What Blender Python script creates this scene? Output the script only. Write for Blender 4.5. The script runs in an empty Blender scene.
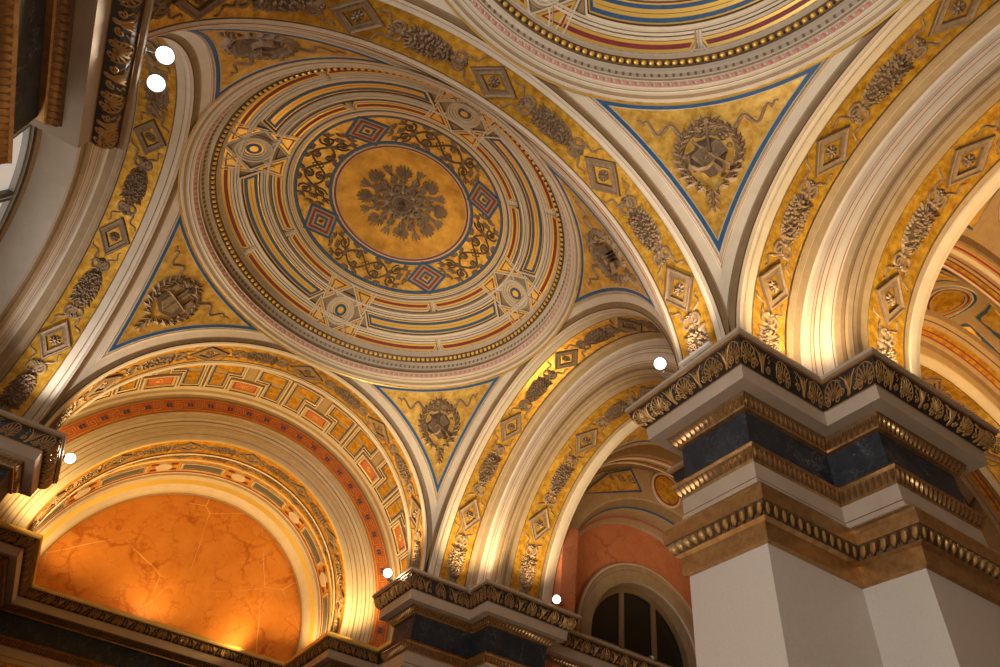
import bpy, math, random
from mathutils import Vector, Matrix
random.seed(7)
PI = math.pi
sin, cos = math.sin, math.cos
H = 8.4                      # height of the cornice tops above the floor
C = bpy.context.scene.collection
SC = bpy.context.scene

# ------------------------------------------------------------------ camera
def cam():
    a, b, g = 0.42982, 0.77162, 0.17645
    f = Vector((cos(b)*sin(a), cos(b)*cos(a), sin(b)))
    r0 = Vector((cos(a), -sin(a), 0)); u0 = r0.cross(f)
    r = cos(g)*r0 + sin(g)*u0; u = -sin(g)*r0 + cos(g)*u0
    m = Matrix((r, u, -f)).transposed().to_4x4()
    m.translation = Vector((-1.432, -10.536, H-6.781))
    cd = bpy.data.cameras.new('camera'); o = bpy.data.objects.new('camera', cd)
    cd.sensor_width = 36; cd.lens = 653.1*36/1000; cd.clip_end = 300
    o.matrix_world = m; C.objects.link(o); SC.camera = o
cam()

# ------------------------------------------------------------------ world, exposure
SC.view_settings.view_transform = 'Standard'
SC.view_settings.look = 'None'
SC.view_settings.gamma = 1
SC.view_settings.use_curve_mapping = False
SC.view_settings.exposure = 0.0
W = bpy.data.worlds.new('world'); SC.world = W; W.use_nodes = True
W.node_tree.nodes['Background'].inputs[0].default_value = (1.0, .78, .56, 1)
W.node_tree.nodes['Background'].inputs[1].default_value = 0.035

# ------------------------------------------------------------------ lights of the hall
def light(kind, name, loc, power, col=(1, .72, .42), size=.3, aim=None, spot=None, blend=.7, sy=None):
    ld = bpy.data.lights.new(name, kind); ld.energy = power; ld.color = col
    if kind == 'AREA':
        ld.size = size
        if sy: ld.shape = 'RECTANGLE'; ld.size_y = sy
    else: ld.shadow_soft_size = size
    if spot: ld.spot_size = math.radians(spot); ld.spot_blend = blend
    o = bpy.data.objects.new(name, ld); C.objects.link(o)
    o.location = (loc[0], loc[1], loc[2]+H)
    if aim is not None:
        d = Vector((aim[0], aim[1], aim[2]+H)) - o.location
        o.rotation_euler = d.to_track_quat('-Z', 'Y').to_euler()
    return o
WARM = (1, .74, .46); GOLD = (1, .64, .28); COOL = (.80, .89, 1)
# soft light rising from the lit hall below
light('AREA', 'hall_glow', (4.0, -2.0, -7.6), 70, (1, .74, .46), 5, (2.5, .5, 3))
light('AREA', 'hall_glow', (3.5, -12.5, -7.6), 70, (1, .74, .46), 5, (3.5, -9.5, 3))
light('AREA', 'hall_glow', (11.8, -2, -7.4), 50, (1, .8, .55), 3, (11.8, -1, 3))
# daylight of the next bay's west window, outside the frame
light('AREA', 'daylight', (-7.3, -10.4, -2.8), 980, (1, .91, .80), 6, (4.0, -3.5, 2.0), sy=7)
light('AREA', 'daylight', (-6.9, .0, -4.4), 150, (1, .86, .68), 6, (1.5, .5, 4.5), sy=4)
# uplights standing on the cornices, with added fill lamps among them
light('SPOT', 'uplight', (4.12, -5.2, .05), 520, (1, .80, .55), .10, (3.8, -5.2, 3.6), 72, 1)
light('SPOT', 'uplight', (5.5, -6.36, .05), 700, (1, .74, .38), .25, (5.5, -6.75, 3.8), 112, 1)
light('SPOT', 'uplight', (7.1, -7.18, .05), 500, (1, .74, .38), .25, (7.1, -7.6, 3.2), 112, 1)
light('SPOT', 'uplight', (5.5, 4.06, .05), 760, (1, .74, .38), .25, (5.5, 3.65, 3.8), 112, 1)
light('SPOT', 'uplight', (7.1, 3.24, .05), 500, (1, .74, .38), .25, (7.1, 2.8, 3.2), 112, 1)
light('SPOT', 'uplight', (-4.12, 5.25, .05), 620, (1, .74, .38), .10, (-3.6, 5.35, 3.8), 74, 1)
light('SPOT', 'uplight', (4.12, 5.25, .05), 700, (1, .74, .38), .10, (3.6, 5.35, 3.8), 74, 1)
light('SPOT', 'uplight', (-5.0, 4.12, .05), 420, (1, .92, .84), .10, (-4.9, 3.5, 3.8), 80, 1)
light('SPOT', 'uplight', (-5.0, -4.12, .05), 200, (1, .92, .84), .10, (-4.9, -3.5, 3.8), 80, 1)  # added lamp, whitens the edge band of the west arch
light('SPOT', 'uplight', (-3.7, -5.2, .3), 1500, (1, .88, .74), .12, (3.2, 3.0, 4.2), 62, 1)  # added broad spot, brightens the dome's east side and the far pendentive
YEL = (1, .64, .22)
for x in (-1, 1):
    light('SPOT', 'uplight', (x*4.2, 11.1, .08), 560, YEL, .12, (x*3.0, 11.2, 4.5), 120, 1)
    light('SPOT', 'uplight', (x*4.35, 13.4, .12), 260, YEL, .12, (x*3.0, 13.0, 4.5), 150)
    light('SPOT', 'uplight', (x*5.0, 9.4, .12), 520, YEL, .2, (x*2.2, 9.9, 5.5), 160)
light('SPOT', 'recess_fill', (.0, 6.4, -1.2), 520, YEL, .3, (0, 5.6, 5), 130, 1)  # added fill in mid-air, brightens the north arch soffit
light('SPOT', 'ledge_light', (2.6, 13.9, .16), 120, YEL, .15, (.8, 14.9, 1.6), 160)
light('SPOT', 'ledge_light', (-.8, 13.6, .3), 110, YEL, .25, (-.8, 14.9, 2.4), 160)
# east rooms
light('SPOT', 'side_room_light', (11.6, -9.2, .4), 1500, (1, .58, .20), .3, (11.0, -8.0, 5), 150, 1)
light('SPOT', 'side_room_light', (11.6, .4, .4), 380, (1, .66, .32), .3, (11.2, 1.2, 5), 150, 1)

# ------------------------------------------------------------------ materials
MATS = {}
def mat(name, col, rough=.6, metal=0., col2=None, scale=6., bump=.0, bscale=40., emit=0., detail=4., spec=.5, wave=None, pos=(.35, .65)):
    if name in MATS: return MATS[name]
    m = bpy.data.materials.new(name); m.use_nodes = True; nt = m.node_tree; b = nt.nodes['Principled BSDF']
    b.inputs['Base Color'].default_value = (*col, 1); b.inputs['Roughness'].default_value = rough
    b.inputs['Metallic'].default_value = metal; b.inputs['Specular IOR Level'].default_value = spec
    tc = nt.nodes.new('ShaderNodeTexCoord')
    if col2:
        n = nt.nodes.new('ShaderNodeTexNoise'); n.inputs['Scale'].default_value = scale; n.inputs['Detail'].default_value = detail
        n.inputs['Roughness'].default_value = .65
        nt.links.new(tc.outputs['Object'], n.inputs['Vector'])
        r = nt.nodes.new('ShaderNodeValToRGB'); r.color_ramp.elements[0].position = pos[0]; r.color_ramp.elements[1].position = pos[1]
        r.color_ramp.elements[0].color = (*col, 1); r.color_ramp.elements[1].color = (*col2, 1)
        nt.links.new(n.outputs['Fac'], r.inputs['Fac']); nt.links.new(r.outputs['Color'], b.inputs['Base Color'])
    if bump:
        n2 = nt.nodes.new('ShaderNodeTexNoise'); n2.inputs['Scale'].default_value = bscale; n2.inputs['Detail'].default_value = 3
        nt.links.new(tc.outputs['Object'], n2.inputs['Vector'])
        bp = nt.nodes.new('ShaderNodeBump'); bp.inputs['Strength'].default_value = bump; bp.inputs['Distance'].default_value = .01
        nt.links.new(n2.outputs['Fac'], bp.inputs['Height']); nt.links.new(bp.outputs['Normal'], b.inputs['Normal'])
    if emit:
        b.inputs['Emission Color'].default_value = (*col, 1); b.inputs['Emission Strength'].default_value = emit
    MATS[name] = m; return m
def veined(name, base, base2, vein, scale=1.2, width=.035, rough=.3, light=None, warp=.5):
    """stone: cloudy base with broken dark cracks and a few pale long veins"""
    m = bpy.data.materials.new(name); m.use_nodes = True; nt = m.node_tree; b = nt.nodes['Principled BSDF']
    N = nt.nodes.new; L = nt.links.new
    tc = N('ShaderNodeTexCoord'); n = N('ShaderNodeTexNoise'); n.inputs['Scale'].default_value = scale*1.1; n.inputs['Detail'].default_value = 10; n.inputs['Roughness'].default_value = .62
    L(tc.outputs['Object'], n.inputs['Vector'])
    cr = N('ShaderNodeValToRGB'); cr.color_ramp.elements[0].position = .3; cr.color_ramp.elements[1].position = .7
    cr.color_ramp.elements[0].color = (*base, 1); cr.color_ramp.elements[1].color = (*base2, 1); L(n.outputs['Fac'], cr.inputs['Fac'])
    out = cr.outputs['Color']
    def layer(sc, wd, col, amt, wp, masksc, out):
        nn = N('ShaderNodeTexNoise'); nn.inputs['Scale'].default_value = sc*1.5; nn.inputs['Detail'].default_value = 9; nn.inputs['Roughness'].default_value = .6
        L(tc.outputs['Object'], nn.inputs['Vector'])
        mx = N('ShaderNodeMix'); mx.data_type = 'VECTOR'; mx.inputs[0].default_value = wp
        L(tc.outputs['Object'], mx.inputs[4]); L(nn.outputs['Color'], mx.inputs[5])
        v = N('ShaderNodeTexVoronoi'); v.feature = 'DISTANCE_TO_EDGE'; v.inputs['Scale'].default_value = sc; L(mx.outputs[1], v.inputs['Vector'])
        r = N('ShaderNodeValToRGB'); r.color_ramp.elements[0].position = 0; r.color_ramp.elements[1].position = wd
        r.color_ramp.elements[0].color = (1, 1, 1, 1); r.color_ramp.elements[1].color = (0, 0, 0, 1); L(v.outputs['Distance'], r.inputs['Fac'])
        n3 = N('ShaderNodeTexNoise'); n3.inputs['Scale'].default_value = masksc; n3.inputs['Detail'].default_value = 4; L(tc.outputs['Object'], n3.inputs['Vector'])
        r3 = N('ShaderNodeValToRGB'); r3.color_ramp.elements[0].position = .42; r3.color_ramp.elements[1].position = .62; L(n3.outputs['Fac'], r3.inputs['Fac'])
        mu = N('ShaderNodeMath'); mu.operation = 'MULTIPLY'; L(r.outputs['Color'], mu.inputs[0]); L(r3.outputs['Color'], mu.inputs[1])
        m2 = N('ShaderNodeMath'); m2.operation = 'MULTIPLY'; L(mu.outputs[0], m2.inputs[0]); m2.inputs[1].default_value = amt
        m1 = N('ShaderNodeMix'); m1.data_type = 'RGBA'; L(m2.outputs[0], m1.inputs[0]); L(out, m1.inputs[6]); m1.inputs[7].default_value = (*col, 1)
        return m1.outputs[2]
    out = layer(scale, width, vein, .8, warp, scale*.9, out)
    out = layer(scale*2.3, width*1.2, vein, .6, warp*.7, scale*1.3, out)
    if light: out = layer(scale*.5, width*.14, light, .7, .15, scale*.5, out)
    L(out, b.inputs['Base Color']); b.inputs['Roughness'].default_value = rough
    b.inputs['Specular IOR Level'].default_value = .3; MATS[name] = m; return m
mat('cream', (.56, .47, .36), .55, col2=(.62, .53, .42), scale=3)
mat('cream_light', (.62, .54, .45), .5, col2=(.68, .60, .50), scale=3)
mat('stone', (.50, .42, .33), .55, col2=(.56, .48, .38), scale=4)
mat('tan', (.34, .24, .14), .5, col2=(.40, .29, .175), scale=5)
mat('field_tan', (.27, .185, .105), .5, col2=(.34, .24, .14), scale=4)
mat('bronze', (.22, .145, .072), .45, col2=(.27, .18, .095), scale=5)
mat('brown_line', (.11, .045, .022), .6)
mat('red_line', (.36, .12, .07), .6)
mat('pink', (.66, .30, .26), .6)
mat('pink_pale', (.62, .44, .38), .6)
mat('gold_leaf', (.42, .19, .010), .32, .5, col2=(.82, .48, .065), scale=7, detail=8, bump=.25, bscale=25)
mat('gold_field', (.46, .23, .02), .36, .35, col2=(.82, .53, .13), scale=5, detail=9, bump=.2, bscale=20)
mat('gold_disc', (.36, .17, .02), .4, .3, col2=(.66, .36, .06), scale=2.2, detail=9, bump=.2, bscale=14)
mat('gold_line', (.80, .52, .12), .35, .4)
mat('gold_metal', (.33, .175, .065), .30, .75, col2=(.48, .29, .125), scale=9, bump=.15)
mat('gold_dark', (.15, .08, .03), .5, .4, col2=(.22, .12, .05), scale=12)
mat('blue', (.018, .07, .19), .5, col2=(.03, .10, .24), scale=8)
mat('red', (.20, .022, .028), .5, col2=(.26, .035, .035), scale=8)
mat('relief', (.19, .12, .066), .6, col2=(.29, .195, .115), scale=14)
mat('relief_light', (.36, .265, .175), .6, col2=(.46, .35, .24), scale=14)
mat('relief_dark', (.095, .055, .028), .65, col2=(.14, .085, .045), scale=10)
mat('frieze_black', (.018, .017, .018), .45)
mat('frieze_gold', (.48, .28, .10), .42, .4)
mat('meander_red', (.47, .11, .03), .6, col2=(.55, .15, .04), scale=5)
mat('meander_line', (.62, .32, .10), .5)
mat('slate', (.10, .11, .12), .6)
mat('shaft', (.53, .48, .44), .42, col2=(.57, .52, .475), scale=30, bump=.05, bscale=60)
mat('plaster', (.60, .57, .53), .7, col2=(.66, .63, .60), scale=2)
mat('floor_stone', (.30, .25, .2), .35, col2=(.36, .30, .24), scale=1.5)
mat('frame_dark', (.07, .05, .035), .45)
mat('frame_glint', (.55, .57, .60), .4)  # daylight highlight on the window frame, painted as pale strips
mat('pane_lit', (.80, .76, .68), .6, emit=.42)
mat('pane_dark', (.012, .011, .010), .15)
mat('metal_grey', (.45, .43, .41), .35, .7)
mat('white_metal', (.78, .76, .74), .4)
mat('lens', (1, .93, .82), .4, emit=9)
mat('lens_off', (.35, .35, .36), .15, .3)
mat('terracotta', (.46, .14, .06), .6, col2=(.54, .18, .08), scale=4)
veined('marble_orange', (.58, .20, .03), (.68, .27, .055), (.36, .075, .008), 1.1, .05, .4, light=(.95, .70, .40))
veined('marble_salmon', (.50, .17, .075), (.60, .23, .11), (.36, .10, .04), 1.3, .04, .5)
veined('marble_black', (.016, .020, .028), (.035, .040, .052), (.20, .20, .21), 2.6, .02, .55, warp=.45)

# ------------------------------------------------------------------ mesh builder
class MB:
    def __init__(s): s.v = []; s.f = []; s.m = []; s.names = []
    def mi(s, n):
        if n not in s.names: s.names.append(n)
        return s.names.index(n)
    def add(s, p): s.v.append(tuple(p)); return len(s.v)-1
    def face(s, idx, m): s.f.append(tuple(idx)); s.m.append(s.mi(m))
    def grid(s, rows, mats, close_u=False, close_v=False):
        """rows: list of rows of points; mats(i) or name colours the strip between row i and i+1"""
        ids = [[s.add(p) for p in r] for r in rows]
        n = len(rows)
        for i in range(n if close_v else n-1):
            a = ids[i]; b = ids[(i+1) % n]; mm = mats if isinstance(mats, str) else mats[i]
            L = len(a)
            for j in range(L if close_u else L-1):
                k = (j+1) % L
                s.face((a[j], a[k], b[k], b[j]), mm)
    def box(s, c, d, m, R=None):
        c = Vector(c); ids = []
        for x in (-1, 1):
            for y in (-1, 1):
                for z in (-1, 1):
                    p = Vector((x*d[0]/2, y*d[1]/2, z*d[2]/2))
                    if R: p = R @ p
                    ids.append(s.add(c+p))
        for q in ((0, 1, 3, 2), (4, 6, 7, 5), (0, 4, 5, 1), (2, 3, 7, 6), (0, 2, 6, 4), (1, 5, 7, 3)): s.face([ids[i] for i in q], m)
    def build(s, name, parent=None, smooth=True, loc=None, rot=None):
        me = bpy.data.meshes.new(name); me.from_pydata(s.v, [], s.f)
        for n in s.names: me.materials.append(MATS[n])
        me.polygons.foreach_set('material_index', s.m)
        if smooth:
            me.polygons.foreach_set('use_smooth', [True]*len(s.f)); me.update()
            try: me.set_sharp_from_angle(angle=math.radians(32))
            except Exception: pass
        me.update()
        o = bpy.data.objects.new(name, me); C.objects.link(o)
        if parent: o.parent = parent
        if loc: o.location = loc
        if rot: o.rotation_euler = rot
        return o
def tag(o, label=None, cat=None, group=None, kind=None):
    if label: o['label'] = label
    if cat: o['category'] = cat
    if group: o['group'] = group
    if kind: o['kind'] = kind
    return o
def empty(name, loc, rz=0, label=None, cat=None, group=None):
    o = bpy.data.objects.new(name, None); C.objects.link(o); o.empty_display_size = .2
    o.location = (loc[0], loc[1], loc[2]+H); o.rotation_euler = (0, 0, rz)
    return tag(o, label, cat, group)
def kids(o): return [c for c in bpy.data.objects if c.parent == o]
def dup(o, parent=None):
    c = o.copy(); C.objects.link(c); c.parent = parent
    for k in kids(o): dup(k, c)
    return c
def dup_under(src, parent, rot=None, loc=None):
    c = dup(src, parent)
    if rot is not None: c.rotation_euler = rot
    if loc is not None: c.location = loc
    return c

# ------------------------------------------------------------------ ornament brushes. F(s, t, h) -> 3D point
def sub(poly, step, closed=True):
    out = []; n = len(poly)
    for i in range(n if closed else n-1):
        a = poly[i]; b = poly[(i+1) % n]; L = math.hypot(b[0]-a[0], b[1]-a[1]); k = max(1, int(math.ceil(L/step)))
        for j in range(k): out.append((a[0]+(b[0]-a[0])*j/k, a[1]+(b[1]-a[1])*j/k))
    if not closed: out.append(poly[-1])
    return out
def area(poly): return .5*sum(poly[i][0]*poly[(i+1) % len(poly)][1]-poly[(i+1) % len(poly)][0]*poly[i][1] for i in range(len(poly)))
def inset(poly, d):
    """miter inset of a closed polygon (positive d goes inside)"""
    sg = 1 if area(poly) > 0 else -1; n = len(poly); out = []
    for i in range(n):
        p0 = poly[i-1]; p1 = poly[i]; p2 = poly[(i+1) % n]
        a = (p1[0]-p0[0], p1[1]-p0[1]); b = (p2[0]-p1[0], p2[1]-p1[1])
        la = math.hypot(*a) or 1; lb = math.hypot(*b) or 1
        na = (-a[1]/la*sg, a[0]/la*sg); nb = (-b[1]/lb*sg, b[0]/lb*sg)
        bx, by = na[0]+nb[0], na[1]+nb[1]; q = (bx*bx+by*by)/2 or 1e-6
        k = min(1/q, 3.)
        out.append((p1[0]+bx*d*k, p1[1]+by*d*k))
    return out
def band(mb, F, poly, d0, d1, h0, h1, m, step=.25):
    """a ridge running round a closed polygon between insets d0 and d1, h0 at its rims, h1 along its middle"""
    poly2 = sub(poly, step); 
    def ins(d):
        a = inset(poly, d); return sub_like(poly, a, step)
    prof = [(d0, 0), (d0+(d1-d0)*.12, h1), (d1-(d1-d0)*.12, h1), (d1, h0)]
    rows = [[F(p[0], p[1], h) for p in ins(d)] for d, h in prof]
    mb.grid(rows, m, close_u=True)
def sub_like(ref, poly, step):
    out = []; n = len(ref)
    for i in range(n):
        a = ref[i]; b = ref[(i+1) % n]; L = math.hypot(b[0]-a[0], b[1]-a[1]); k = max(1, int(math.ceil(L/step)))
        p = poly[i]; q = poly[(i+1) % n]
        for j in range(k): out.append((p[0]+(q[0]-p[0])*j/k, p[1]+(q[1]-p[1])*j/k))
    return out
def plate(mb, F, poly, h, m, step=.25):
    """raised flat plate, fan filled from its centroid (star shaped outlines)"""
    pp = sub(poly, step); cx = sum(p[0] for p in poly)/len(poly); cy = sum(p[1] for p in poly)/len(poly)
    lo = [mb.add(F(p[0], p[1], 0)) for p in pp]; hi = [mb.add(F(p[0], p[1], h)) for p in pp]; c = mb.add(F(cx, cy, h))
    n = len(pp)
    for i in range(n):
        j = (i+1) % n; mb.face((lo[i], lo[j], hi[j], hi[i]), m); mb.face((hi[i], hi[j], c), m)
def leaf(mb, F, x, y, ang, L, w, h, m, curl=0.):
    ca, sa = cos(ang), sin(ang)
    def P(u, v, hh):
        v2 = v+curl*u*u/L
        return F(x+ca*u-sa*v2, y+sa*u+ca*v2, hh)
    prof = [(0, .15), (.3, .9), (.6, .85), (.85, .4)]
    L_, R_, M_ = [], [], []
    for u, k in prof:
        L_.append(mb.add(P(u*L, w/2*k, 0))); R_.append(mb.add(P(u*L, -w/2*k, 0))); M_.append(mb.add(P(u*L, 0, h*(.4+.6*k))))
    t = mb.add(P(L, 0, h*.25))
    for i in range(3):
        mb.face((L_[i], M_[i], M_[i+1], L_[i+1]), m); mb.face((M_[i], R_[i], R_[i+1], M_[i+1]), m)
    mb.face((L_[3], M_[3], t), m); mb.face((M_[3], R_[3], t), m)
def tube(mb, F, pts, r, m, closed=False, h=None, taper=None):
    h = h or r; n = len(pts); rows = []
    for i in range(n):
        if closed: a = pts[i-1]; b = pts[(i+1) % n]
        else: a = pts[max(0, i-1)]; b = pts[min(n-1, i+1)]
        dx, dy = b[0]-a[0], b[1]-a[1]; L = math.hypot(dx, dy) or 1; nx, ny = -dy/L, dx/L
        k = taper(i/(n-1)) if taper else 1
        rows.append([F(pts[i][0]+nx*r*k*q, pts[i][1]+ny*r*k*q, h*k*hh) for q, hh in ((-1, 0), (-.7, .75), (0, 1), (.7, .75), (1, 0))])
    mb.grid(rows, m, close_v=closed)
def blob(mb, F, x, y, r, h, m, n=7, ry=None):
    ry = ry or r; rows = []
    for q, hh in ((1, 0), (.85, .55), (.45, .92)):
        rows.append([F(x+r*q*cos(2*PI*i/n), y+ry*q*sin(2*PI*i/n), h*hh) for i in range(n)])
    base = len(mb.v); mb.grid(rows, m, close_u=True); c = mb.add(F(x, y, h))
    for i in range(n): mb.face((base+2*n+i, base+2*n+(i+1) % n, c), m)
def spiral(x, y, r, a0, turns, d=1, n=16, r1=.12):
    return [(x+r*(1-(1-r1)*i/n)*cos(a0+d*turns*2*PI*i/n), y+r*(1-(1-r1)*i/n)*sin(a0+d*turns*2*PI*i/n)) for i in range(n+1)]
def circ(x, y, r, n=20): return [(x+r*cos(2*PI*i/n), y+r*sin(2*PI*i/n)) for i in range(n)]
def rosette(mb, F, x, y, r, h, m, m2=None, n=8):
    blob(mb, F, x, y, r*.95, h*.35, m2 or m, 12)
    for i in range(n):
        a = 2*PI*i/n; leaf(mb, F, x+cos(a)*r*.25, y+sin(a)*r*.25, a, r*.78, r*.55, h*.8, m)
    blob(mb, F, x, y, r*.32, h*1.2, m, 8)
def palmette(mb, F, x, y, ang, L, w, h, m, n=9):
    for i in range(n):
        k = (i-(n-1)/2)/((n-1)/2); a = ang+k*1.45; ll = L*(1-.45*abs(k)**1.5)
        leaf(mb, F, x+cos(a)*L*.1, y+sin(a)*L*.1, a, ll*.9, w*.26, h, m)
    blob(mb, F, x, y, w*.13, h, m, 6)

# ------------------------------------------------------------------ arches
ZC = .25
def sweep(mb, prof, mats, tclip=None, n=88):
    """prof: (t, rho) across the arch; local frame: X span, Y thickness, Z up; feet reach z = 0"""
    rows = []
    for t, r in prof:
        T = tclip(t) if tclip else 1e9
        row = []
        if T >= r:
            th0 = 0.
            row.append((r, t, -.02)); 
        else: th0 = math.acos(T/r); row.append((r*cos(th0), t, ZC+r*sin(th0)))
        for i in range(n+1):
            th = th0+(PI-2*th0)*i/n; row.append((r*cos(th), t, ZC+r*sin(th)))
        row.append((-r, t, -.02) if T >= r else (-r*cos(th0), t, ZC+r*sin(th0)))
        rows.append(row)
    mb.grid(rows, mats)
FRONT = [((-.79, 4.893), 'cream_light'), ((-.775, 4.882), 'cream_light'), ((-.77, 4.855), 'tan'), ((-.755, 4.85), 'cream'), ((-.735, 4.845), 'red_line'), ((-.725, 4.845), 'cream_light'), ((-.70, 4.83), 'cream_light'), ((-.60, 4.72), 'red_line'),
         ((-.59, 4.735), 'tan'), ((-.57, 4.72), 'bronze'), ((-.52, 4.625), 'brown_line'), ((-.515, 4.60), 'cream'), ((-.47, 4.575), 'red_line'), ((-.46, 4.58), 'cream_light'), ((-.40, 4.578), 'cream'), ((-.375, 4.565), 'relief_dark'), ((-.362, 4.582), None)]
R1 = 4.575
def gold_ring(r, w, name='soffit_frieze', parent=None):
    mb = MB(); k = 8; sweep(mb, [(-w+2*w*i/k, r) for i in range(k+1)], 'gold_leaf'); return mb.build(name, parent)
def arch_map(r): return lambda s, t, h: ((r-h*.75)*sin(s/r), t, (r-h*.75)*cos(s/r))
def lozenge_mesh(r, name='lozenge'):
    F = arch_map(r); mb = MB(); P = [(.52, 0), (0, .355), (-.52, 0), (0, -.355)]
    prof = [(0, 0), (.012, .055), (.035, .065), (.065, .035), (.10, .035), (.13, .05), (.15, .008)]
    rows = [[F(p[0], p[1], h) for p in sub_like(P, inset(P, d), .12)] for d, h in prof]
    mb.grid(rows, ['relief_dark', 'relief', 'relief', 'relief', 'relief', 'relief_dark'], close_u=True)
    o = mb.build(name); m2 = MB(); rosette(m2, F, 0, 0, .115, .06, 'relief', 'relief_dark'); r_ = m2.build('rosette', o); return o
def wavy(x, y, ang, L, amp, waves, n=22, grow=1.):
    out = []
    for i in range(n+1):
        u = i/n; v = amp*sin(waves*2*PI*u)*(.5+.5*u)*grow
        out.append((x+cos(ang)*L*u-sin(ang)*v, y+sin(ang)*L*u+cos(ang)*v))
    return out
def bow(mb, F, x, y, d, m='relief'):
    """bow of ribbon; d=+1 opens towards +s"""
    for sgn in (-1, 1):
        tube(mb, F, [(x+d*.10+.11*cos(a), y+sgn*.10+.075*sin(a)) for a in [2*PI*i/12 for i in range(12)]], .030, m, closed=True, h=.04)
        w = wavy(x+d*.04, y+sgn*.03, (0 if d > 0 else PI)+sgn*d*.50, .56, .055, 1.9, n=28)
        tube(mb, F, w, .032, m, h=.04, taper=lambda u: 1-.55*u)
        leaf(mb, F, x-d*.02, y+sgn*.05, (PI if d > 0 else 0)-sgn*d*.5, .14, .06, .05, m)
    tube(mb, F, [(x-d*.08, y), (x, y), (x+d*.16, y)], .04, m, h=.05)
    blob(mb, F, x, y, .055, .07, m)
    rosette(mb, F, x+d*.2, y, .085, .07, m, 'relief_dark', 6)
def garland_mesh(r, name='garland', seed=1, scale=1.):
    rnd = random.Random(seed); F0 = arch_map(r); F = lambda s, t, h: F0(s*scale, t, h)
    mb = MB()
    W_ = lambda s: .20*math.sqrt(max(0, 1-((s+.03)/.45)**2))*(1+.15*s/.4)
    n = 16
    lo = [mb.add(F(.44*cos(2*PI*i/n)-.03, .185*sin(2*PI*i/n), 0)) for i in range(n)]; hi = [mb.add(F(.38*cos(2*PI*i/n)-.03, .15*sin(2*PI*i/n), .05)) for i in range(n)]; c = mb.add(F(-.03, 0, .07))
    for i in range(n): mb.face((lo[i], lo[(i+1) % n], hi[(i+1) % n], hi[i]), 'relief_dark'); mb.face((hi[i], hi[(i+1) % n], c), 'relief_dark')
    for sgn in (-1, 1):
        for i in range(11):
            s = -.38+.70*i/10; w = W_(s)
            leaf(mb, F, s, sgn*w*.72, sgn*(PI/2-.7+.3*rnd.random()), .12, .08, .05, 'relief')
    for i in range(86):
        s = -.40+.74*(i+.5)/86+rnd.uniform(-.02, .02); w = W_(s); t = w*rnd.uniform(-.95, .95)
        blob(mb, F, s, t, rnd.uniform(.026, .044), .055+.08*(1-abs(t)/.24), 'relief', 6)
    for k in range(7): leaf(mb, F, .30+rnd.uniform(-.02, .02), (k-3)*.04, (k-3)*.28, .17, .05, .08, 'relief')
    o = mb.build(name); 
    for e in (1, -1): m2 = MB(); bow(m2, F, .5*e, 0, e); m2.build('ribbon', o)
    return o
LOZ = lozenge_mesh(R1); GAR = garland_mesh(R1); R2_ = 3.74
LOZ2 = lozenge_mesh(R2_); GAR2 = garland_mesh(R2_, seed=3)
FRONT_MB = MB(); sweep(FRONT_MB, [p for p, m in FRONT], [m for p, m in FRONT[:-1]], tclip=lambda t: 5.21-abs(t))
def deco(arch, loz, gar, r, lo_angles, ga_angles, first):
    for i, a in enumerate(lo_angles):
        o = loz if (first and i == 0) else dup(loz, arch)
        o.parent = arch; o.location = (0, 0, ZC); o.rotation_euler = (0, math.radians(90-a), 0)
    for i, a in enumerate(ga_angles):
        o = gar if (first and i == 0) else dup(gar, arch)
        o.parent = arch; o.location = (0, 0, ZC); o.rotation_euler = (0, math.radians(90-a), 0)
LA = [22.8, 56.4, 90, 123.6, 157.2]; GA = [6.6, 39.6, 73.2, 106.8, 140.4, 173.4]
LB = [28.6, 69.5, 110.5, 151.4]; GB = [8.2, 49, 90, 131, 171.8]

def great_arch(loc, rz, label, first=False, back=None, shift=0.):
    """archivolt, gold soffit, mirror archivolt; back: extra profile replacing the mirrored side"""
    A = empty('ceiling_arch', loc, rz, label, 'arch', 'garland arches of the ceiling')
    if first:
        great_arch.front = FRONT_MB.build('archivolt', A); great_arch.gold = gold_ring(4.58, .36, 'soffit_frieze', A)
    else:
        dup(great_arch.front, A); dup(great_arch.gold, A)
    if shift:
        kids(A)[0].location = (0, -shift, 0)
        mb = MB(); sweep(mb, [(-.36-shift, 4.58), (-.355-shift, 4.585), (-.39, 4.58), (-.38, 4.57), (-.36, 4.58)], ['tan', 'cream', 'tan', 'relief_dark']); mb.build('inner_bead', A)
    if back is None:
        o = dup(great_arch.front, A); o.rotation_euler = (0, 0, PI)
    deco(A, LOZ, GAR, R1, LA, GA, first)
    return A
aS = great_arch((0, -5.21, 0), PI, 'wide gold garland arch crossing the photo from top left down to the big marble pier', True)
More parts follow.
